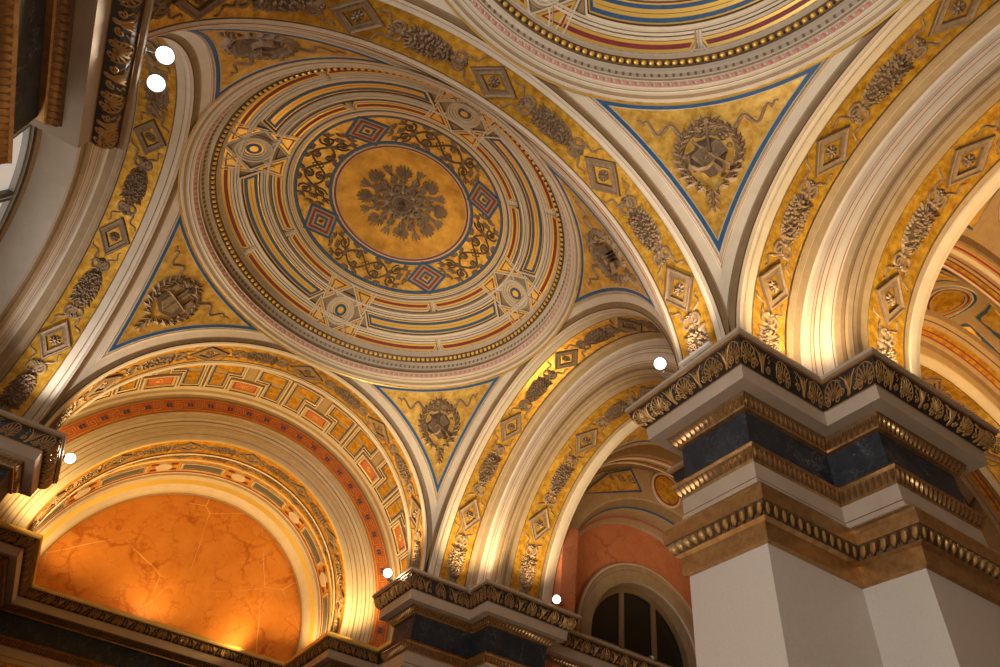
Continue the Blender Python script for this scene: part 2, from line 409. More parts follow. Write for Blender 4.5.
# north arch of the main bay, the far edge turning up to the coffered vault
aN = great_arch((0, 5.21, 0), 0, 'brightly lit gold garland arch framing the coffered vault and orange half-round wall', back=1)
mb = MB(); sweep(mb, [(.36, 4.575), (.375, 4.56), (.40, 4.585), (.45, 4.59), (.47, 4.57), (.60, 4.57), (.62, 4.60), (.63, 4.70), (.63, 6.5)],
                 ['relief_dark', 'tan', 'cream', 'tan', 'cream', 'cream', 'tan', 'cream'])
mb.build('inner_edge', aN)
def double_arch(cx, cy, rz, lab1, lab2, label_r=False, reveal=False):
    """outer great arch, inward stepping ring, inner smaller arch; local +Y points out of the bay"""
    d = Vector((-sin(rz), cos(rz)))       # world direction of local +Y
    P = lambda k: (cx+d.x*k, cy+d.y*k, 0)
    a = great_arch(P(5.39), rz, lab1, back=1, shift=.18)
    mb = MB()
    pr = [((.46-.09, 4.575), 'relief_dark'), ((.38, 4.56), 'tan'), ((.44, 4.58), 'tan'), ((.52, 4.56), 'cream'), ((.54, 4.57), 'tan'), ((.70, 4.56), 'cream_light'),
          ((.74, 4.53), 'cream_light'), ((.76, 4.42), 'red_line'), ((.755, 4.405), 'cream'), ((.76, 4.36), 'red_line'), ((.765, 4.345), 'cream_light'), ((.77, 4.26), 'red_line'),
          ((.775, 4.245), 'cream'), ((.80, 4.20), 'cream_light'), ((.80, 4.06), 'red_line'), ((.805, 4.045), 'cream'), ((.82, 4.02), 'tan'), ((.88, 3.95), 'bronze'), ((.90, 3.90), 'brown_line'), ((.90, 3.885), 'tan'),
          ((.91, 3.84), 'tan'), ((.96, 3.80), 'brown_line'), ((.965, 3.79), 'tan'), ((1.02, 3.77), 'bronze'), ((1.10, 3.755), 'tan'), ((1.235, 3.74), 'relief_dark'), ((1.255, 3.75), None)]
    sweep(mb, [p for p, m in pr], [m for p, m in pr[:-1]])
    mb.build('stepped_moulding', a)
    if reveal: return a
    b = empty('ceiling_arch', P(7.07), rz, lab2, 'arch', 'garland arches of the ceiling')
    if not hasattr(double_arch, 'g'): double_arch.g = gold_ring(3.745, .43, 'soffit_frieze', b); first = True
    else: dup(double_arch.g, b); first = False
    deco(b, LOZ2, GAR2, R2_, LB, GB, first)
    mb = MB(); sweep(mb, [(.43, 3.74), (.44, 3.725), (.50, 3.745), (.56, 3.74), (.58, 3.72), (.74, 3.72), (.78, 3.735), (.85, 3.74), (.87, 3.76), (.88, 6.2)],
                     ['relief_dark', 'tan', 'tan', 'cream', 'cream_light', 'cream', 'cream', 'tan', 'tan'])
    mb.build('inner_edge', b)
    return a
double_arch(0, 0, -PI/2, 'gold garland arch between far pier and marble pier, the one nearer the round dome',
            'smaller inner gold garland arch right of the white stepped mouldings, leading to the salmon wall')
BY = -10.42
double_arch(0, BY, -PI/2, 'gold garland arch rising from the left half of the big marble pier cornice',
            'gold garland arch at right photo edge, on the right half of the marble pier')
aW = double_arch(0, 0, PI/2, 'dim gold garland arch with white edge band sweeping down the left side of the photo', None, reveal=True)

# ------------------------------------------------------------------ pendentives
RS = 6.593; ZS = .22; TOP = math.asin((4.83-ZS)/RS); EL0 = math.radians(35.6)
def sph(az, el, h=0): r = RS-h; return (r*cos(el)*cos(az), r*cos(el)*sin(az), ZS+r*sin(el))
def pmap(u, v, h): el = EL0+v/RS; return sph(PI/4-u/(RS*cos(EL0+v*.5/RS)), el, h)      # u to the right seen from below with the dome above
def tri_loop(a, b, n=16):
    """outline inset a from the arch planes and b from the dome ring"""
    Q = 4.42-a; et = TOP-b/RS; ea = math.acos(min(1, Q/(RS*sin(PI/4)))); out = []
    for i in range(n): e = ea+(et-ea)*i/n; out.append((math.asin(min(1, Q/(RS*cos(e)))), e))
    am = math.asin(Q/(RS*cos(et)))
    for i in range(n): out.append((am+(PI/2-2*am)*i/n, et))
    for i in range(n): e = et+(ea-et)*i/n; out.append((PI/2-math.asin(min(1, Q/(RS*cos(e)))), e))
    return out
def ring3(a, b, h): return [sph(p[0], p[1], h) for p in tri_loop(a, b)]
def pend_field():
    mb = MB(); rows = []; n = 20
    ea = math.acos(4.42/(RS*sin(PI/4)))
    for i in range(n+1):
        e = ea+(TOP+.02-ea)*i/n; am = math.asin(min(1, 4.42/(RS*cos(e)))); rows.append([sph(PI/2-am+(2*am-PI/2)*j/n, e) for j in range(n+1)])
    mb.grid(rows, 'gold_field'); return mb.build('gold_field')
def pend_border():
    mb = MB(); mb.grid([ring3(.0, -.01, 0), ring3(.0, 0, .006), ring3(.012, .012, .008)], 'cream', close_u=True)
    mb.grid([ring3(.012, .012, 0), ring3(.014, .014, .016), ring3(.066, .075, .016), ring3(.068, .077, .0)], 'blue', close_u=True)
    mb.grid([ring3(.068, .077, 0), ring3(.069, .078, .008), ring3(.082, .092, .008), ring3(.083, .092, 0)], 'cream', close_u=True)
    return mb.build('blue_border')
def wreath():
    mb = MB(); cx, cy, R = 0, .05, .52
    path = []
    for sgn in (-1, 1):
        for i in range(11):
            a = -PI/2+sgn*(.16+2.50*i/10); x = cx+R*cos(a)*.98; y = cy+R*sin(a)*1.0
            if i < 3: y -= .05*(3-i)
            tang = a+sgn*PI/2
            s = 1.0 if i > 0 else .8
            for da, dr in ((.62, .05), (-.62, -.05), (0, 0)):
                leaf(mb, pmap, x+cos(a)*dr, y+sin(a)*dr, tang+da*(1 if sgn > 0 else -1), .27*s, .13*s, .07, 'relief', curl=-.15*da)
            blob(mb, pmap, x+cos(a)*.09, y+sin(a)*.09, .028, .05, 'relief_dark', 6)
    for k, (y, sc) in enumerate(((-.70, 1), (-.86, .85), (-1.02, .7))):
        for da in (-.6, 0, .6): leaf(mb, pmap, 0, y+.06, -PI/2+da, .22*sc, .10*sc, .06, 'relief')
    return mb.build('laurel_wreath')
def ribbons():
    mb = MB()
    for sgn in (-1, 1):
        pts = []
        for i in range(52):
            u = i/51; x = sgn*(.10+1.06*u); y = .46+.12*u+.13*sin(2*PI*u*2.4)*(.5+.5*u)
            pts.append((x, y))
        tube(mb, pmap, pts, .058, 'relief', h=.06, taper=lambda u: 1-.6*u)
        tube(mb, pmap, [(sgn*1.14, .62), (sgn*1.22, .72), (sgn*1.28, .70)], .022, 'relief')
        leaf(mb, pmap, 0, .58, PI/2-sgn*1.1, .30, .10, .06, 'relief'); leaf(mb, pmap, 0, .56, PI/2-sgn*.45, .24, .07, .05, 'relief')
        tube(mb, pmap, [(sgn*.14+.10*cos(a), .46+.07*sin(a)) for a in [2*PI*i/10 for i in range(10)]], .03, 'relief', closed=True)
    blob(mb, pmap, 0, .66, .075, .09, 'relief', 8); tube(mb, pmap, [(0, .62), (0, .3), (.02, .1)], .03, 'relief')
    return mb.build('ribbon')
def emblem_lyre():
    mb = MB()
    ctr = [(-.34, -.12), (-.38, .05), (-.26, .12), (-.20, .28), (.02, .34), (.2, .26), (.3, .06), (.22, -.2), (.1, -.36), (-.02, -.42), (-.12, -.30), (-.28, -.28)]
    plate(mb, pmap, ctr, .05, 'relief_dark', .2)
    R = lambda c, d, a: [(c[0]+x*cos(a)-y*sin(a), c[1]+x*sin(a)+y*cos(a)) for x, y in ((-d[0]/2, -d[1]/2), (d[0]/2, -d[1]/2), (d[0]/2, d[1]/2), (-d[0]/2, d[1]/2))]
    plate(mb, pmap, R((.08, .05), (.38, .30), .6), .085, 'relief'); plate(mb, pmap, R((-.10, -.05), (.30, .34), .75), .10, 'relief')
    for k in range(5):
        a = .75; c = (-.10+(-.09+.045*k)*cos(a), -.05+(-.09+.045*k)*sin(a)); tube(mb, pmap, [(c[0]+.15*sin(a), c[1]-.15*cos(a)), (c[0]-.15*sin(a), c[1]+.15*cos(a))], .008, 'relief_dark', h=.115)
    tube(mb, pmap, [(-.36, .0), (-.34, -.18), (-.22, -.26), (-.05, -.24), (.08, -.12)], .045, 'relief', h=.13)
    tube(mb, pmap, [(-.28, .3), (-.02, .02), (.22, -.2), (.34, -.3)], .03, 'relief', h=.15, taper=lambda u: .7+.9*u)
    tube(mb, pmap, [(.02, -.12), (.12, -.26), (.2, -.40)], .03, 'relief', h=.14, taper=lambda u: .7+1.0*u)
    tube(mb, pmap, [(.0, .3), (.02, .05), (-.1, -.1)], .028, 'relief', h=.15)
    for x, y in ((-.42, .02), (.26, .30), (.36, .14), (.22, .36), (.32, .34)): blob(mb, pmap, x, y, .055, .08, 'relief', 7)
    return mb.build('lyre_emblem')
def emblem_castle():
    mb = MB()
    sh = [(-.34, .10), (-.34, -.24), (-.22, -.34), (0, -.42), (.22, -.34), (.34, -.24), (.34, .10)]
    plate(mb, pmap, sh, .05, 'relief_dark', .2); plate(mb, pmap, [(-.20, .02), (-.20, -.22), (0, -.34), (.20, -.22), (.20, .02)], .085, 'relief', .2)
    plate(mb, pmap, [(-.40, .02), (.40, .02), (.40, .12), (-.40, .12)], .08, 'relief')
    for x, w, t in ((-.30, .14, .30), (0, .16, .40), (.30, .14, .30)):
        plate(mb, pmap, [(x-w/2, .10), (x+w/2, .10), (x+w/2, t), (x-w/2, t)], .09, 'relief')
        for k in (-1, 0, 1): plate(mb, pmap, [(x+k*w*.4-.02, t), (x+k*w*.4+.02, t), (x+k*w*.4+.02, t+.05), (x+k*w*.4-.02, t+.05)], .09, 'relief')
    tube(mb, pmap, [(0, .5), (0, .1), (0, -.3)], .025, 'relief', h=.12); tube(mb, pmap, [(-.34, .06), (.34, .06)], .025, 'relief', h=.12)
    for x, y in ((-.4, -.14), (.4, -.14), (-.36, -.3), (.36, -.3)): blob(mb, pmap, x, y, .06, .07, 'relief', 7)
    return mb.build('castle_emblem')
PF, PBo, PW, PR, EL_, EC = pend_field(), pend_border(), wreath(), ribbons(), emblem_lyre(), emblem_castle()
PPARTS = {'used': False}
def pendentive(cx, cy, q, label, em):
    """q: quarter turn; 0 is the corner towards +x +y"""
    p = empty('pendentive', (cx, cy, 0), q*PI/2, label, 'pendentive', 'pendentives with blue borders and wreaths')
    for src in (PF, PBo, PW, PR, em):
        if src.parent is None: src.parent = p
        else: dup(src, p)
pendentive(0, 0, 0, 'pale gold triangular pendentive above the far pier, with wreath and blue border', EL_)
pendentive(0, 0, 1, 'gold triangular pendentive at left with laurel wreath around a castle shield', EC)
pendentive(0, 0, 2, 'shadowed gold pendentive squeezed between upper dome rim and wide arch', EL_)
pendentive(0, 0, 3, 'narrow orange gold pendentive right of the dome, partly behind the wide arch', EL_)
pendentive(0, BY, 0, 'large bright gold pendentive at upper right with wreath and lyre, above the big pier', EL_)

# ------------------------------------------------------------------ domes
def dz(r):
    P = [(0, 7.2), (1.73, 6.985), (2.26, 6.83), (2.72, 6.64), (3.0, 6.50), (3.6, 6.17), (4.085, 5.86), (4.17, 5.80), (4.3, 5.7)]
    for i in range(len(P)-1):
        if r <= P[i+1][0]:
            k = (r-P[i][0])/(P[i+1][0]-P[i][0]); return P[i][1]+(P[i+1][1]-P[i][1])*k
    return P[-1][1]
def dz(r): return .22+math.sqrt(6.98**2-r*r)
def dmap(u, r, h):
    """u arc length from azimuth 0 at radius r"""
    r_ = max(r, 1e-4); a = u/r_; return ((r-h*r/6.98)*cos(a), (r-h*r/6.98)*sin(a), dz(r)-h)
def damap(a0):
    return lambda u, r, h: (lambda a: ((r-h*r/6.98)*cos(a), (r-h*r/6.98)*sin(a), dz(max(r, 0))-h))(a0+u/max(r, 1e-3))
def dflat(a0, rc):
    """flat chart around the point (rc, a0): x tangential, y radial outwards"""
    def f(x, y, h):
        px = rc+y; X = px*cos(a0)-x*sin(a0); Y = px*sin(a0)+x*cos(a0); r = math.hypot(X, Y)
        return (X*(1-h/6.98), Y*(1-h/6.98), dz(r)-h)
    return f
def revolve(mb, prof, mats, n=144):
    mb.grid([[(r*cos(2*PI*i/n), r*sin(2*PI*i/n), z) for i in range(n)] for r, z in prof], mats, close_u=True)
def rline(mb, r, w, h, m, n=144):
    mb.grid([[dmap(2*PI*r*i/n*(rr/r), rr, hh) for i in range(n)] for rr, hh in ((r-w/2, 0), (r-w/2*.8, h), (r+w/2*.8, h), (r+w/2, 0))], m, close_u=True)
def build_dome():
    parts = []
    mb = MB()
    rs = [.02, .5, 1.0, 1.4, 1.73]
    mb.grid([[dmap(2*PI*r*i/144, r, 0) for i in range(144)] for r in rs], 'gold_disc', close_u=True)
    parts.append(mb.build('gold_disc'))
    mb = MB()
    mb.grid([[dmap(2*PI*r*i/144, r, 0) for i in range(144)] for r in (1.73, 2.0, 2.3, 2.6, 2.74)], 'gold_field', close_u=True)
    for r, w, h, m in ((1.70, .02, .012, 'cream'), (1.735, .05, .018, 'red'), (1.775, .03, .012, 'cream'), (1.85, .085, .018, 'blue'), (2.665, .085, .018, 'blue'), (2.725, .045, .02, 'gold_line')):
        rline(mb, r, w, h, m)
    parts.append(mb.build('scroll_ring'))
    # outer field with mouldings
    mb = MB()
    rr = [2.74+(4.18-2.74)*i/24 for i in range(25)]
    mb.grid([[dmap(2*PI*r*i/144, r, 0) for i in range(144)] for r in rr], 'field_tan', close_u=True)
    for r, w, h, m in ((2.775, .05, .03, 'cream'), (2.82, .03, .045, 'cream_light'), (2.85, .02, .03, 'brown_line'), (2.875, .03, .03, 'tan'), (3.18, .025, .035, 'brown_line'), (3.215, .04, .035, 'bronze'), (3.27, .06, .05, 'cream_light'), (3.33, .04, .04, 'cream'),
                       (3.375, .03, .03, 'brown_line'), (3.82, .02, .03, 'brown_line'), (3.85, .05, .05, 'cream'), (3.905, .05, .045, 'cream_light'), (3.95, .02, .03, 'brown_line'), (4.165, .04, .03, 'cream')):
        rline(mb, r, w, h, m)
    parts.append(mb.build('moulded_field'))
    # cornice ring
    mb = MB()
    pr = [((4.71, 4.82), 'gold_line'), ((4.69, 4.86), 'brown_line'), ((4.685, 4.865), 'stone'), ((4.655, 4.87), 'cream_light'), ((4.625, 4.90), 'red_line'), ((4.62, 4.905), 'tan'), ((4.585, 4.95), 'cream'),
          ((4.55, 4.985), 'cream_light'), ((4.53, 4.99), 'brown_line'), ((4.525, 5.0), 'cream'), ((4.49, 5.03), 'cream_light'), ((4.47, 5.04), 'pink_pale'), ((4.425, 5.15), 'cream'), ((4.40, 5.16), 'tan'), ((4.40, 5.18), 'relief_dark'),
          ((4.44, 5.22), 'bronze'), ((4.455, 5.30), 'tan'), ((4.44, 5.33), 'cream_light'), ((4.42, 5.345), 'stone'), ((4.40, 5.44), 'cream_light'), ((4.35, 5.45), 'cream'), ((4.30, 5.47), 'relief_dark'), ((4.27, 5.48), 'gold_dark'),
          ((4.19, 5.58), 'relief_dark'), ((4.185, 5.60), 'cream'), ((4.175, 5.80), None)]
    revolve(mb, [p for p, m in pr], [m for p, m in pr[:-1]])
    parts.append(mb.build('cornice_ring'))
    # small running ornaments of the cornice ring
    def prof_map(p0, p1):
        L = math.hypot(p1[0]-p0[0], p1[1]-p0[1]); tx, tz = (p1[0]-p0[0])/L, (p1[1]-p0[1])/L; nx, nz = -tz, tx
        if nx > 0: nx, nz = -nx, -nz
        def f(u, v, h): r = p0[0]+tx*v+nx*h; a = u/4.4; return (r*cos(a), r*sin(a), p0[1]+tz*v+nz*h)
        return f, L
    mb = MB(); F, L = prof_map((4.47, 5.04), (4.425, 5.15))
    n = 190
    for i in range(n):
        u = 2*PI*4.4*i/n; leaf(mb, F, u, .0, PI/2, L, .11, .02, 'pink'); leaf(mb, F, u+PI*4.4/n, L, -PI/2, L*.7, .06, .02, 'cream_light')
    parts.append(mb.build('pink_leaf_band'))
    mb = MB(); F, L = prof_map((4.42, 5.345), (4.40, 5.44)); n = 210
    for i in range(n):
        u = 2*PI*4.4*i/n; plate(mb, F, [(u-.022, .01), (u+.022, .01), (u+.022, L-.01), (u-.022, L-.01)], .015, 'relief')
    parts.append(mb.build('dentil_band'))
    mb = MB(); F, L = prof_map((4.27, 5.48), (4.19, 5.58)); n = 190
    for i in range(n):
        u = 2*PI*4.4*i/n; blob(mb, F, u, L*.5, .055, .035, 'gold_line', 7, ry=L*.40); blob(mb, F, u+PI*4.4/n, L*.35, .02, .03, 'frieze_black', 5, ry=L*.3)
    parts.append(mb.build('egg_moulding'))
    # diamonds of the scroll ring
    for k in range(4):
        F = dflat(PI/4+k*PI/2, 2.257); mb = MB(); P = [(.60, 0), (0, .485), (-.60, 0), (0, -.485)]
        plate(mb, F, P, .012, 'tan', .12)
        for d0, d1, m in ((0, .07, 'blue'), (.105, .175, 'red'), (.22, .28, 'blue')): band(mb, F, P, d0, d1, .014, .026, m, .12)
        plate(mb, F, inset(P, .285), .02, 'gold_field', .12)
        o = mb.build('lozenge_panel'); m2 = MB(); rosette(m2, F, 0, 0, .075, .06, 'relief', 'relief_dark'); m2.build('rosette', o); parts.append(o)
    # vine scrolls
    for k in range(4):
        a0 = k*PI/2; mb = MB(); F = damap(a0); m = 'relief_dark'
        rc = 2.26
        for sg in (-1, 1):
            # two strands weaving along the ring and ending in volutes
            for q in (-1, 1):
                pts = []
                for i in range(30):
                    u = i/29; x = sg*(.0+1.05*u); y = rc+q*.24*sin(PI*(u*1.6-.0))*1.0
                    pts.append((x, y))
                tube(mb, F, pts, .026, m, h=.03)
                tube(mb, F, spiral(sg*.82, rc+q*.17, .16, PI/2*q, 1.6, sg*q), .024, m, h=.03)
                blob(mb, F, sg*.82, rc+q*.17, .045, .04, m)
                tube(mb, F, spiral(sg*.32, rc-q*.14, .13, 0, 1.3, -sg*q), .022, m, h=.03)
                for (x, y, an) in ((.2, .26, 1.2), (.5, .28, 1.7), (.98, .24, .7), (1.12, .1, .1), (.62, .02, .2), (.36, .1, 2.4), (.92, -.02, .4)):
                    aa = an if sg > 0 else PI-an
                    for da in (-.9, 0, .9): leaf(mb, F, sg*x, rc+q*y, q*(aa)+da, .15, .10, .045, 'relief')
        tube(mb, F, [(-.12, rc), (0, rc+.14), (.12, rc), (0, rc-.14)], .014, m, closed=True, h=.02)
        parts.append(mb.build('vine_scroll'))
    # bosses and panels of the outer field
    for k in range(4):
        a0 = k*PI/2; F = dflat(a0, 3.65); mb = MB()
        for r0, r1, h, m in ((.42, .38, .03, 'tan'), (.38, .33, .06, 'cream'), (.33, .27, .045, 'stone'), (.27, .21, .03, 'cream')):
            mb.grid([[F(*c, 0) for c in circ(0, 0, r0, 36)], [F(*c, h) for c in circ(0, 0, r0-.01, 36)], [F(*c, h) for c in circ(0, 0, r1, 36)], [F(*c, .01) for c in circ(0, 0, r1-.005, 36)]], m, close_u=True)
        plate(mb, F, circ(0, 0, .22, 30), .008, 'tan')
        plate(mb, F, circ(0, 0, .19, 30), .014, 'gold_line'); plate(mb, F, circ(0, 0, .155, 30), .02, 'blue'); plate(mb, F, circ(0, 0, .085, 20), .026, 'gold_line')
        # four short mouldings tying the boss to the rings
        for sx in (-1, 1):
            for sy in (-1, 1):
                for off, mm in ((-.03, 'cream'), (.03, 'tan')):
                    ox, oy = -sy*off*.7, sx*off*.7
                    tube(mb, F, [(sx*.27+ox, sy*.27+oy), (sx*.44+ox, sy*.50+oy)], .034, mm, h=.05)
        parts.append(mb.build('boss'))
    for k in range(4):
        for sg in (-1, 1):
            F = damap(k*PI/2)
            for nm, base, tri_y, rout in (('o', 4.085, -1, 1), ('i', 3.03, 1, 0)):
                mb = MB(); L = base*(PI/4)-.10; w = .075
                S_ = [(sg*L, base-w), (sg*.60, base-w), (sg*.60, base+w), (sg*L, base+w)]
                if nm == 'o': T_ = [(sg*.10, base+w), (sg*.66, base+w), (sg*.62, base-.40)]
                else: T_ = [(sg*.08, base-w), (sg*.62, base-w), (sg*.56, base+.46)]
                for P in (S_, T_):
                    rows = [[F(p[0], p[1], h) for p in sub_like(P, inset(P, d), .2)] for d, h in ((-.07, 0), (-.065, .04), (-.04, .045), (-.022, .03), (-.012, .03), (-.005, .012))]
                    mb.grid(rows, ['bronze', 'cream_light', 'cream', 'tan', 'brown_line'], close_u=True)
                for P in (S_, T_):
                    e = .004 if P is T_ else 0
                    rows = [[F(p[0], p[1], h+e+.035) for p in sub_like(P, inset(P, d), .2)] for d, h in ((-.006, .0), (.04, .0), (.042, .006), (.073, .006))]
                    mb.grid(rows, ['gold_line', 'red', 'red'], close_u=True)
                plate(mb, F, inset(T_, .07), .042, 'gold_line', .2)
                parts.append(mb.build('red_panel'))
        # long blue panel
        mb = MB(); F = damap(PI/4+k*PI/2); L = 3.6*.56; w = .155; P = [(-L, 3.6-w), (L, 3.6-w), (L, 3.6+w), (-L, 3.6+w)]
        rows = [[F(p[0], p[1], h) for p in sub_like(P, inset(P, d), .2)] for d, h in ((-.09, 0), (-.08, .05), (-.04, .055), (-.03, .03), (0, .012), (.025, .012), (.027, .02), (.09, .02), (.092, .012), (.15, .012))]
        mb.grid(rows, ['bronze', 'cream_light', 'cream', 'brown_line', 'gold_line', 'blue', 'blue', 'gold_line', 'gold_line'], close_u=True)
        for rr_, m_ in ((3.20, 'o'), (3.9, 'i')): pass
        parts.append(mb.build('blue_panel'))
        for base in (4.02, 3.05):
            mb = MB()
            for off in (-.05, 0, .05):
                tube(mb, F, [(off, base-.13), (off, base+.13)], .03, ('cream_light', 'stone', 'tan')[int((off+.05)/.05+.5)], h=.055)
            parts.append(mb.build('divider'))
    # centre rosette
    F = dflat(0, 0); mb = MB(); m = 'relief_light'
    for i in range(8):
        a = PI/8+i*PI/4
        palmette(mb, F, cos(a)*.86, sin(a)*.86, a, .36, .26, .10, m)
        tube(mb, F, [(cos(a)*.2, sin(a)*.2), (cos(a)*.84, sin(a)*.84)], .03, m, h=.10)
        b = a+PI/8
        tube(mb, F, [(cos(b)*.5, sin(b)*.5), (cos(b)*.92, sin(b)*.92)], .035, m, h=.08)
        for da in (-.45, 0, .45): leaf(mb, F, cos(b)*.92, sin(b)*.92, b+da, .28, .10, .09, m)
    for i in range(16):
        a = i*PI/8
        tube(mb, F, spiral(cos(a)*.72, sin(a)*.72, .115, a, 1.6, 1 if i % 2 else -1), .024, m, h=.12)
        blob(mb, F, cos(a)*.72, sin(a)*.72, .03, .13, m, 6)
    for i in range(8):
        a = i*PI/4
        tube(mb, F, spiral(cos(a)*.44, sin(a)*.44, .14, a, 1.5, 1 if i % 2 else -1), .03, m, h=.15)
        blob(mb, F, cos(a+.39)*.40, sin(a+.39)*.40, .09, .15, 'relief_light', 8)
    blob(mb, F, 0, 0, .55, .05, 'relief', 24)
    for i in range(16): leaf(mb, F, cos(i*PI/8)*.1, sin(i*PI/8)*.1, i*PI/8, .16, .075, .19, m)
    tube(mb, F, circ(0, 0, .25, 24), .03, m, closed=True, h=.17); blob(mb, F, 0, 0, .075, .17, 'relief_dark', 8)
    parts.append(mb.build('centre_rosette'))
    return parts
DOME = build_dome()
dA = empty('dome', (0, 0, 0), 0, 'round painted saucer dome with gold centre and stucco rosette, wholly in view', 'dome', 'painted domes')
for o in DOME: o.parent = dA
dB = empty('dome', (0, BY, 0), 0, 'second painted dome cut off by the top edge of the photo', 'dome', 'painted domes')
for o in DOME:
    if o.name.split('.')[0] in ('centre_rosette',): continue
    dup(o, dB)

# ------------------------------------------------------------------ entablatures: profile (inset, z) swept along a plan path
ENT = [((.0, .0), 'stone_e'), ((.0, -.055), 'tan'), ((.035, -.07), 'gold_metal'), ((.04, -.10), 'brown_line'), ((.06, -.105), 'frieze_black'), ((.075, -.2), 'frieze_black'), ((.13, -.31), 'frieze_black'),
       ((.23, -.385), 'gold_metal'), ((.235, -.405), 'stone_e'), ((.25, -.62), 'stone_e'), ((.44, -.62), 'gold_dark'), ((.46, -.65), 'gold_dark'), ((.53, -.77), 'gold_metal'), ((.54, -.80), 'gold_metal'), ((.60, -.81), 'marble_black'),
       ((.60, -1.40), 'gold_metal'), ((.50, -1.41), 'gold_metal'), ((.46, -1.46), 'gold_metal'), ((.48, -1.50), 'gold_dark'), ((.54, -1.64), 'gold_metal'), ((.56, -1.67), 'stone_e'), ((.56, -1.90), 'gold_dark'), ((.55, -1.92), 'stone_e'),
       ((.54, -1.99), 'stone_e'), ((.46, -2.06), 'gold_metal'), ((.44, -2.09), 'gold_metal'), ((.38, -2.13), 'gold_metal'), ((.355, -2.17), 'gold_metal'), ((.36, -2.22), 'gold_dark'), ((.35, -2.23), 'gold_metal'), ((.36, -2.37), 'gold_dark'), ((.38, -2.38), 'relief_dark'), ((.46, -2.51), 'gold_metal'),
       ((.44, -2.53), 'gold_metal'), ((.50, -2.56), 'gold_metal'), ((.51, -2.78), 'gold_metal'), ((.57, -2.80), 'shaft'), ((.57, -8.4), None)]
mat('stone_e', (.42, .34, .27), .5, col2=(.47, .385, .305), scale=3)
def offset_path(path, d, closed):
    """offset to the left of travel by d (into the wall)"""
    n = len(path); out = []
    for i in range(n):
        p1 = Vector(path[i])
        a = (p1-Vector(path[i-1])) if (closed or i > 0) else None
        b = (Vector(path[(i+1) % n])-p1) if (closed or i < n-1) else None
        if a is None: a = b
        if b is None: b = a
        a = a.normalized(); b = b.normalized(); na = Vector((-a.y, a.x)); nb = Vector((-b.y, b.x)); s = na+nb; q = s.length_squared/2
        out.append(p1+s*(d/q))
    return out
def anthemion(mb, p0, p1, n0, n1, extra0, extra1):
    """palmette and lotus frieze on one straight run; p0->p1 travel, wall to the left"""
    a = Vector(p0); b = Vector(p1); t = (b-a).normalized(); nin = Vector((-t.y, t.x)); L = (b-a).length
    if L < .25: return
    k = max(1, round(L/.66)); per = L/k
    zz = [(.063, -.095), (.078, -.2), (.135, -.31), (.225, -.38)]
    def F(u, v, h):   # v 0 bottom .. .30 top
        q = max(0, min(.999, 1-v/.31))*3; i = int(q); f = q-i; o = zz[i][0]+(zz[i+1][0]-zz[i][0])*f; z = zz[i][1]+(zz[i+1][1]-zz[i][1])*f
        o -= h*.85; z -= h*.5
        # keep inside the mitres
        uu = u
        lo = o*extra0; hi = L-o*extra1
        uu = lo+(hi-lo)*(u/L)
        p = a+t*uu+nin*o; return (p.x, p.y, z)
    m = 'frieze_gold'
    def pal(x):
        palmette(mb, F, x, .07, PI/2, .25, .15, .022, m, 9)
        tube(mb, F, [(x+.145*cos(q)*(1.0 if abs(cos(q)) < .9 else .95), .05+.245*sin(q)) for q in [PI*i/12 for i in range(13)]], .009, m, h=.018)
        for sg in (-1, 1):
            tube(mb, F, spiral(x+sg*.07, .05, .045, PI/2-sg*.3, 1.3, -sg, 10), .010, m, h=.02)
    def lot(x):
        for sg in (-1, 1):
            tube(mb, F, [(x, .05), (x+sg*.03, .13), (x+sg*.06, .21), (x+sg*.12, .29)], .021, m, h=.022, taper=lambda u: 1.1-.7*u)
            tube(mb, F, spiral(x+sg*.115, .09, .05, PI, 1.4, sg, 12), .011, m, h=.018)
            tube(mb, F, [(x+sg*.12, .15), (x+sg*.16, .19), (x+sg*.12, .22), (x+sg*.17, .27)], .008, m, h=.016)
            leaf(mb, F, x, .06, PI/2-sg*.20, .22, .045, .022, m)
        leaf(mb, F, x, .06, PI/2, .2, .035, .022, m); blob(mb, F, x, .045, .035, .022, m, 6)
    # start and end on palmettes at the mitres
    for i in range(k+1):
        x = per*i
        if 0 < i < k: pal(x)
        else:
            w = .10 if i == 0 else -.10; pal(x+w*1.55 if L > .6 else x+w)
        if i < k: lot(x+per/2)
